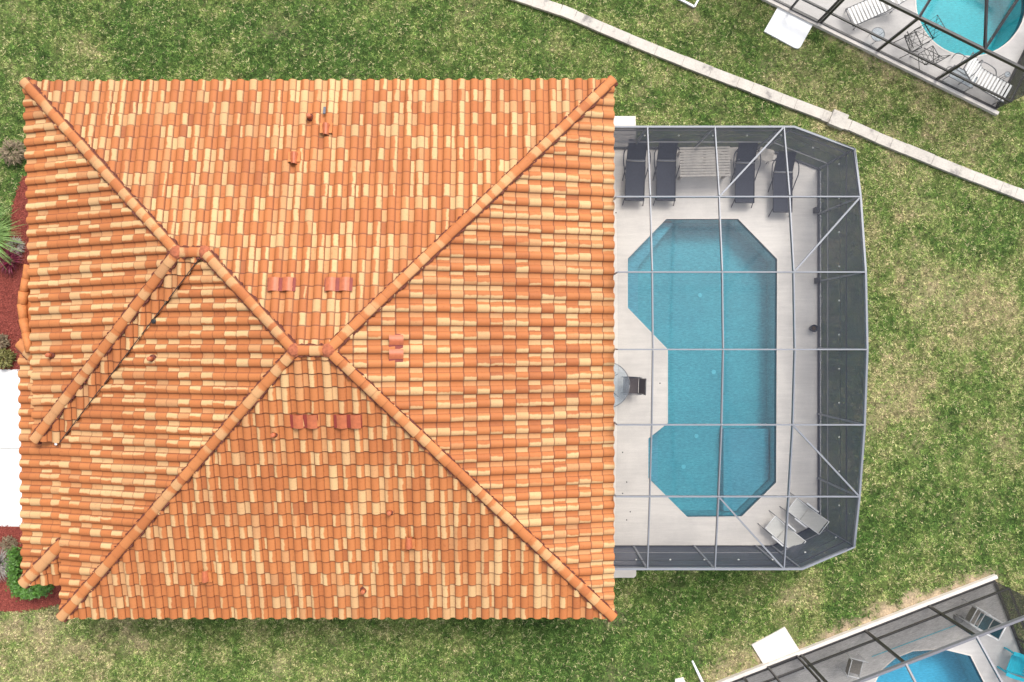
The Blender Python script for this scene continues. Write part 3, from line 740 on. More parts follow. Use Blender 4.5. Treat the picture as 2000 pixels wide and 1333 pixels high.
def off_ridge_vent(px, py, key, cnt=2):
    p, n, dn, side = slope_frame(px, py, key)
    def g(s, t, z): return p+side*s+dn*t+n*z
    wd = TW*cnt; mb = MB(); K = 10
    for c in range(cnt):
        x0 = -wd/2+c*TW
        pts = [(x0+.08+.27*j/K, .055+.045*math.sin(math.pi*j/K)) for j in range(K+1)]
        for (xa, za), (xb, zb) in zip(pts, pts[1:]): 
            mb.quad(g(xa, -.19, za), g(xb, -.19, zb), g(xb, .19, zb+.02), g(xa, .19, za+.02))
            mb.quad(g(xa, .19, za+.02), g(xb, .19, zb+.02), g(xb, .19, .0), g(xa, .19, .0))
    o = mb.build('roof_vent', M['redtile'], house)
    m2 = MB(); m2.quad(g(-wd/2, -.19, .04), g(wd/2, -.19, .04), g(wd/2, .19, .05), g(-wd/2, .19, .05))
    m2.build('vent_base', simple('dark red pan', (.20, .025, .015), .5), o)
for a in ((551, 557, 'N'), (662, 557, 'N'), (773, 680, 'E'), (595, 822, 'S'), (680, 822, 'S')): off_ridge_vent(*a)

# ------------------------------------------------------------------ own pool deck, pool
tag(sheet('pool_deck', deck_poly, [pool_poly], DZ, M['deck'], thick=.12), kind='structure')
def pool(name, poly, label, wat, plas, depth, wz=.03, parts=True):
    t = thing(name, label, 'swimming pool')
    o = sheet('basin_floor', poly, [], -depth, plas, t)
    mb = MB(); k = len(poly); m2 = MB()
    for i in range(k):
        a, b_ = poly[i], poly[(i+1) % k]
        mb.quad((*a, -.13), (*b_, -.13), (*b_, -depth), (*a, -depth)); m2.quad((*a, DZ), (*b_, DZ), (*b_, -.13), (*a, -.13))
    mb.build('basin_wall', plas, t); m2.build('waterline_tile', M['waterline'], t)
    sheet('water', poly, [], wz, wat, t)
    if parts: sheet('coping', inset(poly, -.035), [inset(poly, .004)], DZ+.008, M['slab'], t, thick=.008)
    return t
pl = pool('swimming_pool', pool_poly, 'turquoise dumbbell shaped pool with straight cut corners inside the grey cage', M['water'], M['plaster'], .95)
def pstep(pts, z): MB().prism(PP(pts), -.95, z).build('step', M['step'], pl)
pstep([(1226, 507), (1298, 433), (1320, 433), (1249, 520), (1249, 622), (1226, 601)], -.30)
pstep([(1266, 857), (1288, 841), (1288, 955), (1266, 932)], -.30)
pstep([(1422, 842), (1512, 842), (1512, 941), (1446, 1006), (1422, 1006)], -.55)
for px, py in ((1367, 577), (1394, 727), (1360, 852), (1335, 912)):
    c = P(px, py, -.95); MB().lathe(c, [(.075, 0), (.07, .02)], 16).build('drain_cover', M['white'], pl)
for px, py in ((1216, 852+32), (1224, 942), (1216, 884+80), (1231, 1000), (1224, 1016), (1289, 749), (1203, 416)):
    MB().lathe(P(px, py, DZ), [(.022, .0), (.022, .004)], 10).build('deck_drain', M['black'])
k = 0
for o in [o for o in bpy.data.objects if o.name.startswith('deck_drain')]:
    tag(o, 'small dark round drain fitting set in the pale pool deck', 'drain', 'round fittings in the pool deck')

# ------------------------------------------------------------------ grey framed cage over the pool
cage = thing('pool_cage', 'large screened pool enclosure with pale aluminium frame joined to the orange roofed house', 'pool enclosure', (0, 0, 0))
XS = [3.934, 5.894, 7.897, 9.914]
ROW = [(6.22, 2.77), (4.106, 3.24), (1.933, 3.57), (-.236, 3.67), (-2.357, 3.50), (-4.44, 3.17), (-6.62, 2.77)]
XH = 2.96
def hz(y):
    for (ya, za), (yb, zb) in zip(ROW, ROW[1:]):
        if yb <= y <= ya: return za+(zb-za)*(ya-y)/(ya-yb)
    return 2.77
NC = Vector((8.19, 6.22, 2.77)); NEc = Vector((9.93, 5.56, 2.80)); SEc = Vector((9.92, -5.97, 2.80)); SC = Vector((8.42, -6.62, 2.77))
BW, BH = .038, .12
for i, (y, z) in enumerate(ROW):
    if i in (0, 6): continue
    MB().bar((XH, y, z), (XS[3], y, z), BW, BH).bar((XH, y, z-.06), (XH, y, 2.85), BW, BW).build('rafter', M['alu'], cage)
for x in XS[:3]:
    b = MB()
    for (ya, za), (yb, zb) in zip(ROW, ROW[1:]): b.bar((x, ya-.03, za+.003), (x, yb+.03, zb+.003), .034, .12)
    b.build('purlin', M['alu'], cage)
b = MB(); edge = [Vector((XH, ROW[0][0], 2.77)), NC, NEc]+[Vector((XS[3], y, z)) for y, z in ROW[1:6]]+[SEc, SC, Vector((XH, ROW[6][0], 2.77))]
for p, q in zip(edge, edge[1:]): b.bar(p, q, .055, .12)
b.build('eave_beam', M['alu'], cage)
for p, q in (((XS[2], *ROW[0]), (XS[1], *ROW[1])), ((XS[3], *ROW[1]), (XS[2], *ROW[2])), ((XS[2], *ROW[4]), (XS[3], *ROW[5])), ((XS[1], *ROW[5]), (XS[2], *ROW[6]))):
    MB().bar(Vector(p)+Vector((0, 0, .02)), Vector(q)+Vector((0, 0, .02)), .045, .06).build('brace', M['alu'], cage)
foot = [(XH, 6.26), (8.19, 6.26), (9.93, 5.58), (9.93, -5.93), (8.42, -6.66), (XH, -6.66)]
posts = [(x, 6.24, 2.77) for x in XS[:3]]+[(x, -6.64, 2.77) for x in XS[:3]]+[(XS[3], y, z) for y, z in ROW[1:6]]+[(8.19, 6.24, 2.77), (9.93, 5.57, 2.8), (9.92, -5.95, 2.8), (8.42, -6.64, 2.77)]
for x, y, z in posts: MB().bar((x, y, DZ), (x, y, z-.06), .055, .055).build('post', M['alu'] if x < 9 else M['alu'], cage)
for nm, zz, wd, hh, mt in (('bottom_rail', DZ+.03, .05, .06, M['darktube']), ('chair_rail', .88, .03, .04, M['greymetal']), ('mid_rail', 2.27, .03, .04, M['darktube'])):
    b = MB()
    for p, q in zip(foot, foot[1:]): b.bar((*p, zz), (*q, zz), wd, hh)
    b.build(nm, mt, cage)
b = MB(); b.bar((9.99, 5.5, DZ+.02), (9.99, -5.9, DZ+.02), .035, .05); b.build('sill_strip', M['white'], cage)
# screens
for (ya, za), (yb, zb) in zip(ROW, ROW[1:]):
    xs = [XH]+XS
    for xa, xb in zip(xs, xs[1:]):
        q = [(xa, ya, za), (xb, ya, za), (xb, yb, zb), (xa, yb, zb)]
        if xb == XS[3] and ya == ROW[0][0]: q = [(xa, ya, za), tuple(NC), tuple(NEc), (xb, yb, zb), (xa, yb, zb)]
        if xb == XS[3] and yb == ROW[6][0]: q = [(xa, ya, za), (xb, ya, za), tuple(SEc), tuple(SC), (xa, yb, zb)]
        mb = MB(); mb.v = q; mb.f = [tuple(range(len(q)))]; mb.build('roof_screen', M['screen'], cage)
tops = {}
wp = [(XH, 6.26)]+[(x, 6.26) for x in XS[:3]]+[(8.19, 6.26), (9.93, 5.58)]+[(9.93, y) for y, z in ROW[1:6]]+[(9.93, -5.93), (8.42, -6.66)]+[(x, -6.66) for x in XS[:3]][::-1]+[(XH, -6.66)]
for p, q in zip(wp, wp[1:]):
    za = hz(p[1]) if p[0] > 9 else 2.77; zb = hz(q[1]) if q[0] > 9 else 2.77
    MB().quad((*p, DZ), (*q, DZ), (q[0]-.01 if q[0] > 9 else q[0], q[1], zb), (p[0]-.01 if p[0] > 9 else p[0], p[1], za)).build('wall_screen', M['screen'], cage)

# string of small globe lamps along the walls, 1.9 m up
ls = thing('string_light', 'string of small white globe lamps strung along the inside of the grey cage walls', 'string lights')
lp = [(3.1, 6.2), (8.15, 6.2), (9.87, 5.52), (9.87, -5.88), (8.38, -6.6), (3.1, -6.6)]
cab = MB(); bulbs = []; acc = .9
for p, q in zip(lp, lp[1:]):
    p, q = Vector((*p, 1.97)), Vector((*q, 1.97)); l = (q-p).length; cab.tube([p, q], .006, 6); d = (q-p).normalized()
    while acc < l: bulbs.append(p+d*acc); acc += 1.03
    acc -= l
cab.build('cable', M['darktube'], ls)
for c in bulbs: MB().lathe(c-Vector((0, 0, .10)), [(.005, 0), (.022, .012), (.03, .035), (.022, .058), (.010, .075)], 12).build('bulb', M['bulb'], ls, True)

# ------------------------------------------------------------------ patio furniture
def arc(pts, n=5):
    """smooth a polyline (Catmull-Rom)"""
    P_ = [Vector(p) for p in pts]; out = []
    for i in range(len(P_)-1):
        a = P_[max(i-1, 0)]; b_ = P_[i]; c = P_[i+1]; d = P_[min(i+2, len(P_)-1)]
        for k in range(n):
            t = k/n; out.append(.5*((2*b_)+(c-a)*t+(2*a-5*b_+4*c-d)*t*t+(3*b_-a-3*c+d)*t**3))
    return out+[P_[-1]]
def sling_mb(prof, wd, sag=.02, th=.012, nx=6):
    mb = MB(); n = len(mb.v)
    for i in range(nx+1):
        x = -wd/2+wd*i/nx; s = sag*(1-(2*i/nx-1)**2)
        for p in prof: mb.v.append((x, p[0], p[1]-s))
    m = len(prof)
    for i in range(nx):
        for j in range(m-1): a = i*m+j; mb.f.append((a, a+m, a+m+1, a+1))
    return mb
def make_lounger(label, loc, rz):
    t = thing('sun_lounger', label, 'sun lounger', loc, rz, 'charcoal loungers in a row under the cage')
    seat = [(-.98, .36), (-.6, .345), (-.2, .34), (.26, .35)]; back = [(.31, .36), (.55, .52), (.84, .70)]
    sling_mb(seat, .58).build('seat', M['sling'], t, True); sling_mb(back, .56).build('backrest', M['sling'], t, True)
    fr = MB()
    for s in (-1, 1):
        fr.tube([(s*.30, -1.0, .36), (s*.30, .28, .345)], .016); fr.tube([(s*.29, .28, .345), (s*.285, .86, .715)], .016)
    fr.tube([(-.30, -1.0, .36), (.30, -1.0, .36)], .016); fr.tube([(-.285, .86, .715), (.285, .86, .715)], .016); fr.build('frame', M['darktube'], t, True)
    MB().tube([(-.29, .285, .365), (.29, .285, .365)], .018).build('hinge_bar', M['alu'], t, True)
    for s in (-1, 1):
        MB().tube(arc([(s*.31, -.30, .34), (s*.37, -.02, .46), (s*.42, .20, .56), (s*.41, .48, .58), (s*.31, .66, .60)]), .017).build('armrest', M['darktube'], t, True)
        MB().tube([(s*.30, -.88, .35), (s*.33, -1.09, .0)], .015).build('leg', M['darktube'], t, True)
        MB().tube([(s*.31, .10, .35), (s*.36, -.30, .0)], .015).build('leg', M['darktube'], t, True)
        MB().tube([(s*.30, .60, .55), (s*.33, .74, .0)], .015).build('leg', M['darktube'], t, True)
    return t
def dk(px, py, h=DZ): return P(px, py, h)
g0 = make_lounger('charcoal sling lounger nearest the house wall', dk(1238, 336), R(-2))
dup(g0, dk(1297, 336), R(-1), 'charcoal lounger second from the house, left of the slatted table')
dup(g0, dk(1449, 340), R(-1), 'charcoal lounger just right of the slatted table, crossed by the roof brace')
dup(g0, dk(1522, 358), R(-1), 'rightmost charcoal lounger, set nearer the pool than the rest')

t = thing('slatted_table', 'pale weathered slatted rectangular table between the charcoal loungers', 'table', dk(1377, 317, DZ)+Vector((-.25, -.05, 0)), R(1))
t.location = P(1377, 316, .75); t.location.z = DZ
top = MB(); nS = 11
for i in range(nS): y = -.48+.96*(i+.5)/nS; top.box(-.80, y-.033, .62, .80, y+.033, .65)
top.build('tabletop', M['teak'], t, bevel=.004)
MB().box(-.74, -.45, .575, -.66, .45, .62).box(.66, -.45, .575, .74, .45, .62).box(-.04, -.45, .575, .04, .45, .62).build('apron', M['teak'], t)
for sx in (-1, 1):
    for sy in (-1, 1): MB().box(sx*.70-.035, sy*.40-.035, 0, sx*.70+.035, sy*.40+.035, .575).build('leg', M['teak'], t)
bb = MB(); bb.box(-.62, -.60, .40, .62, -.50, .43).box(-.60, -.57, 0, -.54, -.52, .40).box(.54, -.57, 0, .60, -.52, .40); 

def make_beach_chair(label, loc, rz):
    t = thing('folding_chair', label, 'folding chair', loc, rz, 'pale folding chairs by the pool')
    sling_mb([(-.48, .40), (-.2, .33), (.03, .32)], .50, .02).build('seat', M['cream_sling'], t, True)
    sling_mb([(.05, .33), (.25, .60), (.50, .92)], .50, .02).build('backrest', M['cream_sling'], t, True)
    fr = MB()
    for s in (-1, 1): fr.tube([(s*.25, -.50, .41), (s*.25, .04, .32), (s*.25, .53, .95)], .012)
    fr.tube([(-.25, -.5, .41), (.25, -.5, .41)], .012).tube([(-.25, .53, .95), (.25, .53, .95)], .012); fr.build('frame', M['white'], t, True)
    for s in (-1, 1):
        MB().box(s*.31-.025, -.22, .55, s*.31+.025, .26, .575).build('armrest', M['white'], t, bevel=.008)
        MB().tube([(s*.28, .22, .55), (s*.28, -.62, .0)], .012).build('leg', M['greymetal'], t, True)
        MB().tube([(s*.27, -.20, .55), (s*.27, .42, .0)], .012).build('leg', M['greymetal'], t, True)
    return t
bc = make_beach_chair('pale folding chair nearer the cage\'s right wall, upper of the two', dk(1571, 1004, .5), R(-128))
bc.location.z = DZ
b2 = dup(bc, dk(1527, 1040, .5), R(-131), 'lower left of the two pale folding chairs in the cage corner'); b2.location.z = DZ

def make_side(label, px, py, rz):
    c = P(px, py, .45); t = thing('side_table', label, 'side table', (c.x, c.y, DZ), rz, 'small tables between the loungers')
    MB().prism([(-.22, -.2), (.2, -.2), (.25, -.15), (.25, .15), (.2, .2), (-.22, .2)], .38, .40).build('tabletop', M['teak'], t, bevel=.004)
    for a in ((-.17, -.14), (.17, -.14), (.17, .14), (-.17, .14)): MB().tube([(*a, .38), (a[0]*1.1, a[1]*1.1, 0)], .014).build('leg', M['greymetal'], t, True)
make_side('small pale side table between the two right hand charcoal loungers', 1495, 303, R(-14))
make_side('small pale side table squeezed between slatted table and the third lounger', 1431, 301, R(4))
gt = thing('glass_table', 'round glass patio table half hidden under the tiled eave', 'table', dk(1180, 750))
MB().lathe((0, 0, .70), [(.72, 0), (.72, .012)], 48).build('tabletop', M['glass'], gt)
rim = [(.725*math.cos(2*math.pi*i/40), .725*math.sin(2*math.pi*i/40), .706) for i in range(41)]; MB().tube(rim, .014).build('rim', M['greymetal'], gt, True)
for i in range(4):
    a = math.pi/4+i*math.pi/2; MB().tube(arc([(.50*math.cos(a), .50*math.sin(a), .70), (.35*math.cos(a), .35*math.sin(a), .35), (.52*math.cos(a), .52*math.sin(a), 0)]), .014).build('leg', M['greymetal'], gt, True)
def make_patio_chair(label, loc, rz, mat='brownsling'):
    t = thing('patio_chair', label, 'chair', loc, rz, 'sling chairs round the glass table')
    sling_mb([(-.26, .44), (0, .42), (.20, .42)], .48, .02).build('seat', M[mat], t, True)
    sling_mb([(.21, .44), (.27, .70), (.33, .95)], .48, .02).build('backrest', M[mat], t, True)
    fr = MB()
    for s in (-1, 1):
        fr.tube([(s*.25, -.28, .44), (s*.25, .21, .43), (s*.25, .34, .97)], .013)
        MB().tube(arc([(s*.25, -.26, .44), (s*.28, -.26, .62), (s*.28, .05, .65), (s*.26, .27, .66)]), .012).build('armrest', M['darktube'], t, True)
        MB().tube([(s*.25, -.26, .44), (s*.26, -.28, 0)], .012).build('leg', M['darktube'], t, True)
        MB().tube([(s*.25, .20, .44), (s*.26, .30, 0)], .012).build('leg', M['darktube'], t, True)
    fr.tube([(-.25, -.28, .44), (.25, -.28, .44)], .013).tube([(-.25, .34, .97), (.25, .34, .97)], .013); fr.build('frame', M['darktube'], t, True)
    return t
pc = make_patio_chair('dark brown sling chair on the pool side of the round glass table', dk(1231, 752), R(-92))
pt = thing('pot', 'dark round pot against the right wall of the grey cage', 'pot', dk(1585, 642))
MB().lathe((0, 0, 0), [(.08, 0), (.11, .12), (.125, .24), (.11, .25), (.10, .20)], 20).build('bowl', M['darktube'], pt, True)
MB().lathe((0, 0, .19), [(.10, 0), (.02, .03)], 14).build('soil', M['stem'], pt)
for px, py in ((1593, 549), (1591, 412)):
    c = dk(px, py); o = MB().box(c.x-.05, c.y-.09, DZ, c.x+.06, c.y+.09, DZ+.26).build('outlet_box', M['darktube'], bevel=.01)
    tag(o, 'small dark utility box at the foot of the right cage wall, ' + ('nearer the round pot' if py > 500 else 'nearer the loungers'), 'utility box')

# ------------------------------------------------------------------ neighbours' cages
def neighbour(name, L, label, deckpoly, poolpoly, plabel, posts_s, door, wat, brace=None):
    tag(sheet('pool_deck', deckpoly, [poolpoly], DZ, M['deck2'], thick=.12), kind='structure')
    cb = MB(); a, b_ = L(-.14, -.085), L(11, -.085); cb.bar((a.x, a.y, .06), (b_.x, b_.y, .06), .11, .18); 
    tag(cb.build('curb', M['slab']), kind='structure')
    pool('neighbour_pool', poolpoly, plabel, wat, M['plaster2'], 1.2)
    t = thing(name, label, 'pool enclosure', (0, 0, 0)); W = 11; D = 8; E = 2.77; RZ = 4.0; RT = 3.0
    def bars(nm, segs, wd, hh, mt='bronze'):
        m = MB()
        for p, q in segs: m.bar(L(*p), L(*q), wd, hh)
        return m.build(nm, M[mt], t)
    bars('bottom_rail', [((0, 0, DZ+.04), (W, 0, DZ+.04)), ((0, 0, DZ+.04), (0, D, DZ+.04))], .06, .09)
    bars('chair_rail', [((0, .003, .90), (W, .003, .90)), ((0, 0, .90), (0, D, .90))], .05, .07)
    bars('eave_beam', [((0, 0, E), (W, 0, E)), ((0, 0, E), (0, D, E))], .07, .13, 'bronze' if name.startswith('black') else 'greyframe')
    for yy in (RT, 5.4): bars('purlin', [((0, yy, RZ), (W, yy, RZ))], .05, .12)
    for s in posts_s:
        m = MB(); m.bar(L(s, 0, DZ), L(s, 0, E-.06), .075, .075, up=L(1, 0)-L(0, 0)); m.build('post', M['bronze'], t)
        m = MB(); m.bar(L(s, 0, E+.01), L(s, RT, RZ+.01), .055, .12).bar(L(s, RT, RZ+.01), L(s, D, RZ+.01), .055, .12); m.build('rafter', M['bronze' if name.startswith('black') else 'greyframe'], t)
    for s in (2, 4, 6): m = MB(); m.bar(L(0, s, DZ), L(0, s, E), .055, .055); m.build('post', M['bronze'], t)
    m = MB(); m.bar(L(-.005, 0, E+.01), L(.0, RT, RZ), .05, .1); m.build('rafter', M['bronze'], t)
    if brace: bars('brace', brace, .055, .09)
    ss = sorted(posts_s)+[W]; scr = M['screen2' if name.startswith('black') else 'screen3']
    pr = 0
    for s in ss:
        MB().quad(L(pr, 0, DZ), L(s, 0, DZ), L(s, 0, E), L(pr, 0, E)).build('wall_screen', scr, t)
        MB().quad(L(pr, 0, E), L(s, 0, E), L(s, RT, RZ), L(pr, RT, RZ)).build('roof_screen', M['screen2'], t)
        MB().quad(L(pr, RT, RZ), L(s, RT, RZ), L(s, D, RZ), L(pr, D, RZ)).build('roof_screen', M['screen2'], t); pr = s
    MB().quad(L(0, 0, DZ), L(0, D, DZ), L(0, D, E), L(0, 0, E)).build('wall_screen', M['screen3'], t)
    s0, s1 = door
    m = MB()
    for p, q in (((s0, -.04, .12), (s0, -.04, 2.1)), ((s1, -.04, .12), (s1, -.04, 2.1)), ((s0, -.04, 2.1), (s1, -.04, 2.1)), ((s0, -.04, .18), (s1, -.04, .18)), ((s0, -.04, 1.0), (s1, -.04, 1.0))): m.bar(L(*p), L(*q), .05, .06)
    d = m.build('door', M['bronze'], t); MB().lathe(L(s0+.08, -.08, 1.05), [(.02, 0), (.02, .08)], 8).build('handle', M['alu'], d)
    return t
M['greyframe'] = simple('grey aluminium', (.16, .16, .18), .35, var=.06)
neighbour('black_cage', L1, 'black framed screen enclosure over the round ended pool, upper right', n1_deck, n1_pool, 'bright turquoise round ended pool in the upper right corner', [2.16, 4.28, 6.32, 8.4, 10], (6.42, 7.4), M['water2'],
          brace=[((2.16, 0, 2.80), (4.28, 3.0, 4.02))])
neighbour('bronze_cage', L2, 'dark framed screen enclosure over the angular pool, lower right', n2_deck, n2_pool, 'blue pool with rounded end in the lower right corner', [2.28, 4.48, 6.70, 8.7, 10], (6.85, 7.85), water_material('blue pool water', (.30, .80, 1.0), 1.0))

def make_strap_lounger(label, loc, rz):
    t = thing('strap_lounger', label, 'sun lounger', loc, rz, 'white strap loungers in the upper right cage')
    def h(y): return .34 if y < .2 else .34+(y-.2)*.75
    st = MB(); n = 15
    for i in range(n):
        y = -.92+1.75*(i+.5)/n; st.bar((-.29, y, h(y)+.015), (.29, y, h(y)+.015), .07, .012)
    st.build('strap', M['stripe_white'], t)
    fr = MB()
    for s in (-1, 1): fr.tube([(s*.30, -.96, .34), (s*.30, .2, .34), (s*.29, .88, h(.88))], .018)
    fr.tube([(-.3, -.96, .34), (.3, -.96, .34)], .018).tube([(-.29, .88, h(.88)), (.29, .88, h(.88))], .018).build('frame', M['greymetal'], t, True)
    for s in (-1, 1):
        MB().tube(arc([(s*.31, -.3, .34), (s*.38, -.1, .52), (s*.38, .3, .56), (s*.31, .45, .5)]), .016).build('armrest', M['greymetal'], t, True)
        for y in (-.8, .5): MB().tube([(s*.30, y, .34), (s*.33, y, 0)], .016).build('leg', M['greymetal'], t, True)
    return t
sl_ = make_strap_lounger('white strap lounger beside the round glass side table', dk(1703, 20), R(24-90))
dup(sl_, dk(1908, 163), R(-30-90+180), 'white strap lounger in the lower corner of the black cage')
def round_side(label, px, py, r, m='greymetal', h=.45):
    t = thing('side_table', label, 'side table', dk(px, py)); MB().lathe((0, 0, h), [(r, 0), (r, .012)], 30).build('tabletop', M['glass'], t)
    MB().tube([(r*math.cos(2*math.pi*i/30), r*math.sin(2*math.pi*i/30), h+.006) for i in range(31)], .010).build('rim', M[m], t, True)
    for i in range(3): a = i*2.094+.4; MB().tube([(r*.9*math.cos(a), r*.9*math.sin(a), h), (r*.7*math.cos(a), r*.7*math.sin(a), 0)], .009).build('leg', M[m], t, True)
round_side('small round glass side table by the front wall of the black cage', 1702, 78, .22)
round_side('tiny ring topped stand at the end of the lower strap lounger', 1949, 156, .09, h=.5)
t = thing('glass_bench_table', 'low rectangular glass table against the front wall of the black cage', 'side table', dk(1868, 158), R(-28))
MB().box(-.42, -.2, .38, .42, .2, .392).build('tabletop', M['glass'], t)
fr = MB()
for p, q in (((-.42, -.2), (.42, -.2)), ((.42, -.2), (.42, .2)), ((.42, .2), (-.42, .2)), ((-.42, .2), (-.42, -.2))): fr.tube([(*p, .385), (*q, .385)], .012)
fr.build('rim', M['greymetal'], t, True)
for p in ((-.4, -.18), (.4, -.18), (.4, .18), (-.4, .18)): MB().tube([(*p, .38), (*p, 0)], .012).build('leg', M['greymetal'], t, True)
t = thing('lounge_chair', 'empty grey tube lounge frame beside the lower strap lounger', 'chair', dk(1868, 135), R(60))
MB().tube(arc([(-.25, .3, 0), (-.25, .3, .4), (-.25, -.3, .4), (-.22, -.35, .75), (.22, -.35, .75), (.25, -.3, .4), (.25, .3, .4), (.25, .3, 0)], 4), .014).build('frame', M['greymetal'], t, True)
MB().tube([(-.25, .1, .4), (.25, .1, .4)], .012).tube([(-.25, -.2, .4), (.25, -.2, .4)], .012).build('crossbar', M['greymetal'], t, True)
def make_wire_chair(label, loc, rz, hgt=.85, sx=.24):
    t = thing('wire_chair', label, 'folding chair', loc, rz, 'black wire folding furniture in the black cage')
    def grid(nm, a, b_, c, d, n):
        m = MB(); a, b_, c, d = map(Vector, (a, b_, c, d)); m.tube([a, b_, c, d, a], .012, 6)
        for i in range(1, n): f = i/n; m.tube([a.lerp(b_, f), d.lerp(c, f)], .006, 5); 
        m.tube([a, c], .007, 5).tube([b_, d], .007, 5); m.build(nm, M['black'], t)
    grid('seat', (-sx, -.2, .44), (sx, -.2, .44), (sx, .2, .44), (-sx, .2, .44), 5)
    grid('backrest', (-sx, .2, .46), (sx, .2, .46), (sx, .36, hgt), (-sx, .36, hgt), 5)
    for s in (-1, 1):
        MB().tube([(s*sx, .25, .55), (s*sx, -.30, 0)], .011, 6).build('leg', M['black'], t)
        MB().tube([(s*sx, -.2, .44), (s*sx, .34, 0)], .011, 6).build('leg', M['black'], t)
    return t
wc = make_wire_chair('black wire folding chair nearest the round ended pool', dk(1790, 78), R(-60), .95, .27)
dup(wc, dk(1770, 92), R(110), 'black wire folding chair turned towards the strap lounger')
dup(wc, dk(1800, 118), R(-150), 'black wire folding chair next to the cage front wall')

def make_white_chair(label, loc, rz, mt='grey_sling'):
    t = thing('frame_chair', label, 'chair', loc, rz)
    sling_mb([(-.24, .42), (.2, .40)], .46, .02).build('seat', M[mt], t, True); sling_mb([(.22, .42), (.33, .85)], .46, .02).build('backrest', M[mt], t, True)
    for s in (-1, 1):
        MB().tube([(s*.28, -.30, .62), (s*.28, .32, .64)], .020).build('armrest', M['white'], t, True)
        MB().tube([(s*.28, -.27, .62), (s*.28, -.27, 0)], .015).build('leg', M['white'], t, True)
        MB().tube([(s*.27, .33, .87), (s*.28, .22, .40), (s*.28, .34, 0)], .015).build('leg', M['white'], t, True)
    MB().tube([(-.27, .34, .87), (.27, .34, .87)], .015).tube([(-.26, -.26, .41), (.26, -.26, .41)], .015).build('frame', M['white'], t, True)
    return t
make_white_chair('white framed chair with grey sling near the cage front wall, lower right', dk(1657, 1291), R(75))
make_white_chair('white framed chair with dark teal canvas in the lower right cage', dk(1908, 1208), R(-118), 'teal')
make_white_chair('white framed grey chair tucked behind the teal canvas chair', dk(1889, 1195), R(60))
t = thing('gravel_pot', 'small round grey pot beside the grey chair, lower right', 'pot', dk(1868, 1206)); MB().lathe((0, 0, 0), [(.10, 0), (.13, .2), (.11, .2)], 18).build('bowl', M['greymetal'], t, True)
pl_ = MB().tube([P(1703, 1283, DZ+.03), P(1868, 1221, DZ+.03)], .011, 6).build('pool_pole', M['turq']); tag(pl_, 'thin blue pool pole lying across the lower right deck', 'pole')
def adirondack(label, loc, rz):
    t = thing('adirondack_chair', label, 'chair', loc, rz)
    m = MB()
    for i in range(7): y = -.28+i*.085; m.box(-.27, y, .38-.018*i, .27, y+.068, .40-.018*i)
    m.build('seat', M['turq'], t)
    m = MB()
    for i in range(7):
        x = -.25+i*.083; top = .95+.08*math.cos((i-3)*.5); m.bar((x, .30, .28), (x*1.15, .62, top), .068, .018, up=Vector((0, -1, .4)))
    m.bar((-.30, .42, .55), (.30, .42, .55), .06, .02); m.build('backrest', M['turq'], t)
    for s in (-1, 1):
        MB().prism([(s*.29, -.38), (s*.40, -.38), (s*.42, -.2), (s*.38, .45), (s*.31, .45)], .58, .60).build('armrest', M['turq'], t)
        MB().box(s*.33-.02, -.32, 0, s*.33+.02, -.22, .58).build('leg', M['turq'], t); MB().bar((s*.30, -.25, .36), (s*.30, .66, .04), .03, .10).build('leg', M['turq'], t)
    return t
adirondack('turquoise slatted garden chair cut off by the right edge', dk(1972, 1290), R(-110))

# pipes at the top and bottom of the lawn
o = MB().tube([P(1352, 1291, .03), P(1362, 1312, .05), P(1380, 1350, .05)], .03, 10, .055).build('downspout', M['white'], smooth=True); tag(o, 'white flared drain pipe lying on the lawn at the bottom edge', 'pipe')
fr = MB(); fr.bar(P(1318, -6, .06), P(1356, 14, .06), .06, .08).bar(P(1356, 14, .06), P(1366, -4, .06), .06, .08); tag(fr.build('white_frame', M['white']), 'corner of a white frame on the lawn at the top edge', 'frame')

# ------------------------------------------------------------------ plants
def clump(name, label, cat, px, py, rad, hgt, n, ln, wd, mt, stem=True, up=.5, group=None):
    c = P(px, py); t = thing(name, label, cat, (c.x, c.y, .02), 0, group); mb = MB()
    for i in range(n):
        a = rng.uniform(0, 6.283); rr = rad*math.sqrt(rng.random())*.8; z = hgt*(.25+.75*rng.random())*(1-.5*rr/rad); b_ = a+rng.normal(0, .7)
        bx, by = rr*math.cos(a), rr*math.sin(a); l = ln*rng.uniform(.6, 1.2); d = Vector((math.cos(b_), math.sin(b_), rng.uniform(-.3, up))).normalized(); s = Vector((-d.y, d.x, rng.uniform(-.5, .5))).normalized()*wd*rng.uniform(.6, 1.2)
        p = Vector((bx, by, z)); mid = p+d*l*.5+Vector((0, 0, l*.08)); tip = p+d*l-Vector((0, 0, l*.12)); k = len(mb.v)
        mb.v += [tuple(p), tuple(mid-s), tuple(tip), tuple(mid+s)]; mb.f.append((k, k+1, k+2, k+3))
    me = bpy.data.meshes.new('foliage'); me.from_pydata(mb.v, [], mb.f); link('foliage', me, M[mt], t)
    sm = MB()
    for i in range(5): a = i*1.256; sm.tube([(0, 0, 0), (rad*.4*math.cos(a), rad*.4*math.sin(a), hgt*.5)], .012, 5, .005)
    sm.build('stem', M['stem'], t); return t
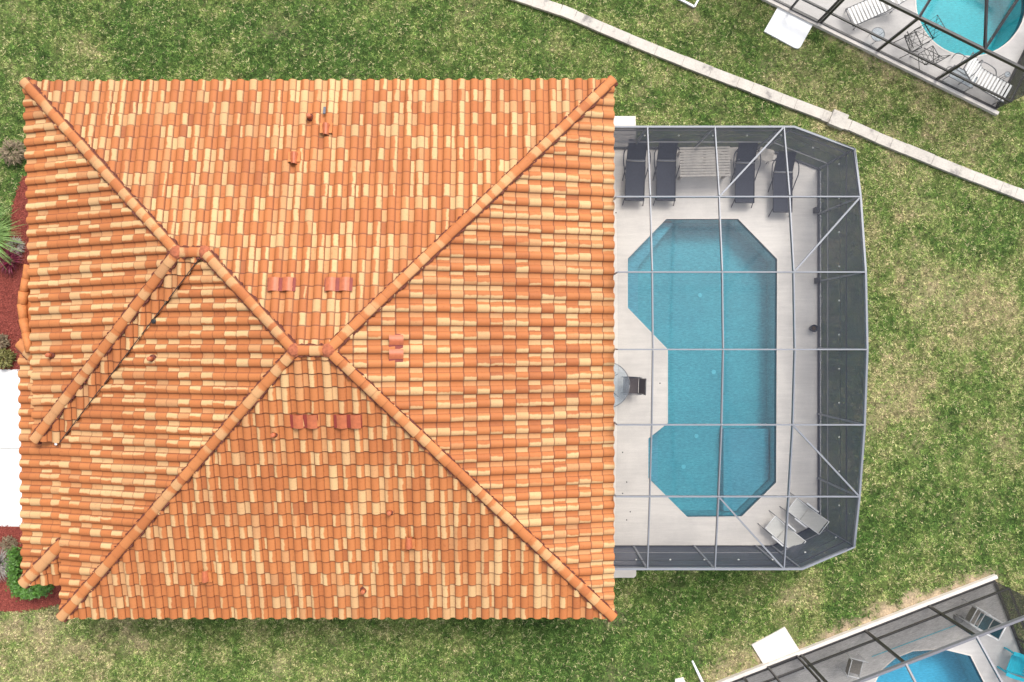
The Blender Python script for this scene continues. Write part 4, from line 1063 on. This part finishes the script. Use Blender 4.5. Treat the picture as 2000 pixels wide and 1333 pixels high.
def fountain(name, label, px, py, ln, n, wd, mt, hgt, a0=0, a1=6.283):
    c = P(px, py); t = thing(name, label, 'plant', (c.x, c.y, .02)); mb = MB()
    for i in range(n):
        a = rng.uniform(a0, a1); l = ln*rng.uniform(.5, 1.1); h = hgt*rng.uniform(.5, 1.2); s = Vector((-math.sin(a), math.cos(a), rng.uniform(-.4, .4)))*wd; pts = []
        for k in range(6): f = k/5; pts.append((Vector((math.cos(a)*l*f, math.sin(a)*l*f, .05+h*math.sin(f*2.2)*1.0)), 1-f*.92))
        for (p, w0), (q, w1) in zip(pts, pts[1:]): mb.quad(p-s*w0, p+s*w0, q+s*w1, q-s*w1)
    me = bpy.data.meshes.new('foliage'); me.from_pydata(mb.v, [], mb.f); link('foliage', me, M[mt], t)
    MB().lathe((0, 0, 0), [(.07, 0), (.06, .12), (.02, .2)], 10).build('crown_base', M['stem'], t); return t
clump('dry_shrub', 'withered grey brown shrub at the lawn edge, upper left of the roof', 'shrub', 33, 300, .36, .5, 330, .22, .018, 'brownleaf')
clump('dry_shrub', 'withered grey shrub between the spiky grass and the burgundy plant', 'shrub', 38, 482, .2, .4, 180, .2, .016, 'dryleaf')
fountain('fountain_grass', 'spiky pale green fountain grass at the left edge of the picture', -12, 463, 1.25, 320, .017, 'blade_leaf', .55)
fountain('cordyline', 'burgundy spiky leaved plant on the bark bed', 30, 512, .50, 120, .026, 'burgundy', .4)
clump('flowering_shrub', 'speckled dark shrub on the bark bed, upper of the two by the driveway', 'shrub', 10, 668, .24, .4, 260, .13, .022, 'brownleaf', up=.9)
clump('flowering_shrub', 'olive leaved shrub on the bark bed beside the driveway corner', 'shrub', 16, 700, .32, .4, 460, .13, .024, 'oliveleaf', up=.9)
fountain('dead_palm', 'heap of dry grey fronds on the bark bed below the driveway', 6, 1098, .60, 260, .022, 'dryleaf', .3)
def hedge(label, pts, wd, hgt, n):
    path = [P(a, b) for a, b in pts]; t = thing('hedge', label, 'hedge', (0, 0, 0)); V = []; k = 0; mb = MB()
    for i in range(n):
        s = rng.random()*(len(path)-1); j = int(s); p = path[j].lerp(path[j+1], s-j)+Vector((rng.normal(0, wd*.5), rng.normal(0, wd*.5), .05+hgt*rng.random()**.6))
        a = rng.uniform(0, 6.283); d = Vector((math.cos(a), math.sin(a), rng.uniform(-.4, .9))).normalized()*rng.uniform(.03, .06); s_ = Vector((-d.y, d.x, rng.uniform(-.03, .03)))*.45
        k = len(mb.v); mb.v += [tuple(p-d), tuple(p+s_), tuple(p+d), tuple(p-s_)]; mb.f.append((k, k+1, k+2, k+3))
    me = bpy.data.meshes.new('foliage'); me.from_pydata(mb.v, [], mb.f); link('foliage', me, M['green_leaf'], t)
    sm = MB()
    for i in range(12): s = i/11*(len(path)-1)*.999; j = int(s); p = path[j].lerp(path[j+1], s-j); sm.tube([p, p+Vector((rng.normal(0, .08), rng.normal(0, .08), hgt*.8))], .012, 5)
    sm.build('stem', M['stem'], t)
hedge('bright green low hedge curling round the lower left roof corner', [(42, 1070), (42, 1125), (50, 1146), (75, 1152), (103, 1142)], .17, .5, 4600)
clump('brown_shrub', 'low brown shrub on the bark bed directly below the driveway', 'shrub', 22, 1062, .3, .25, 320, .1, .02, 'brownleaf', up=.9)
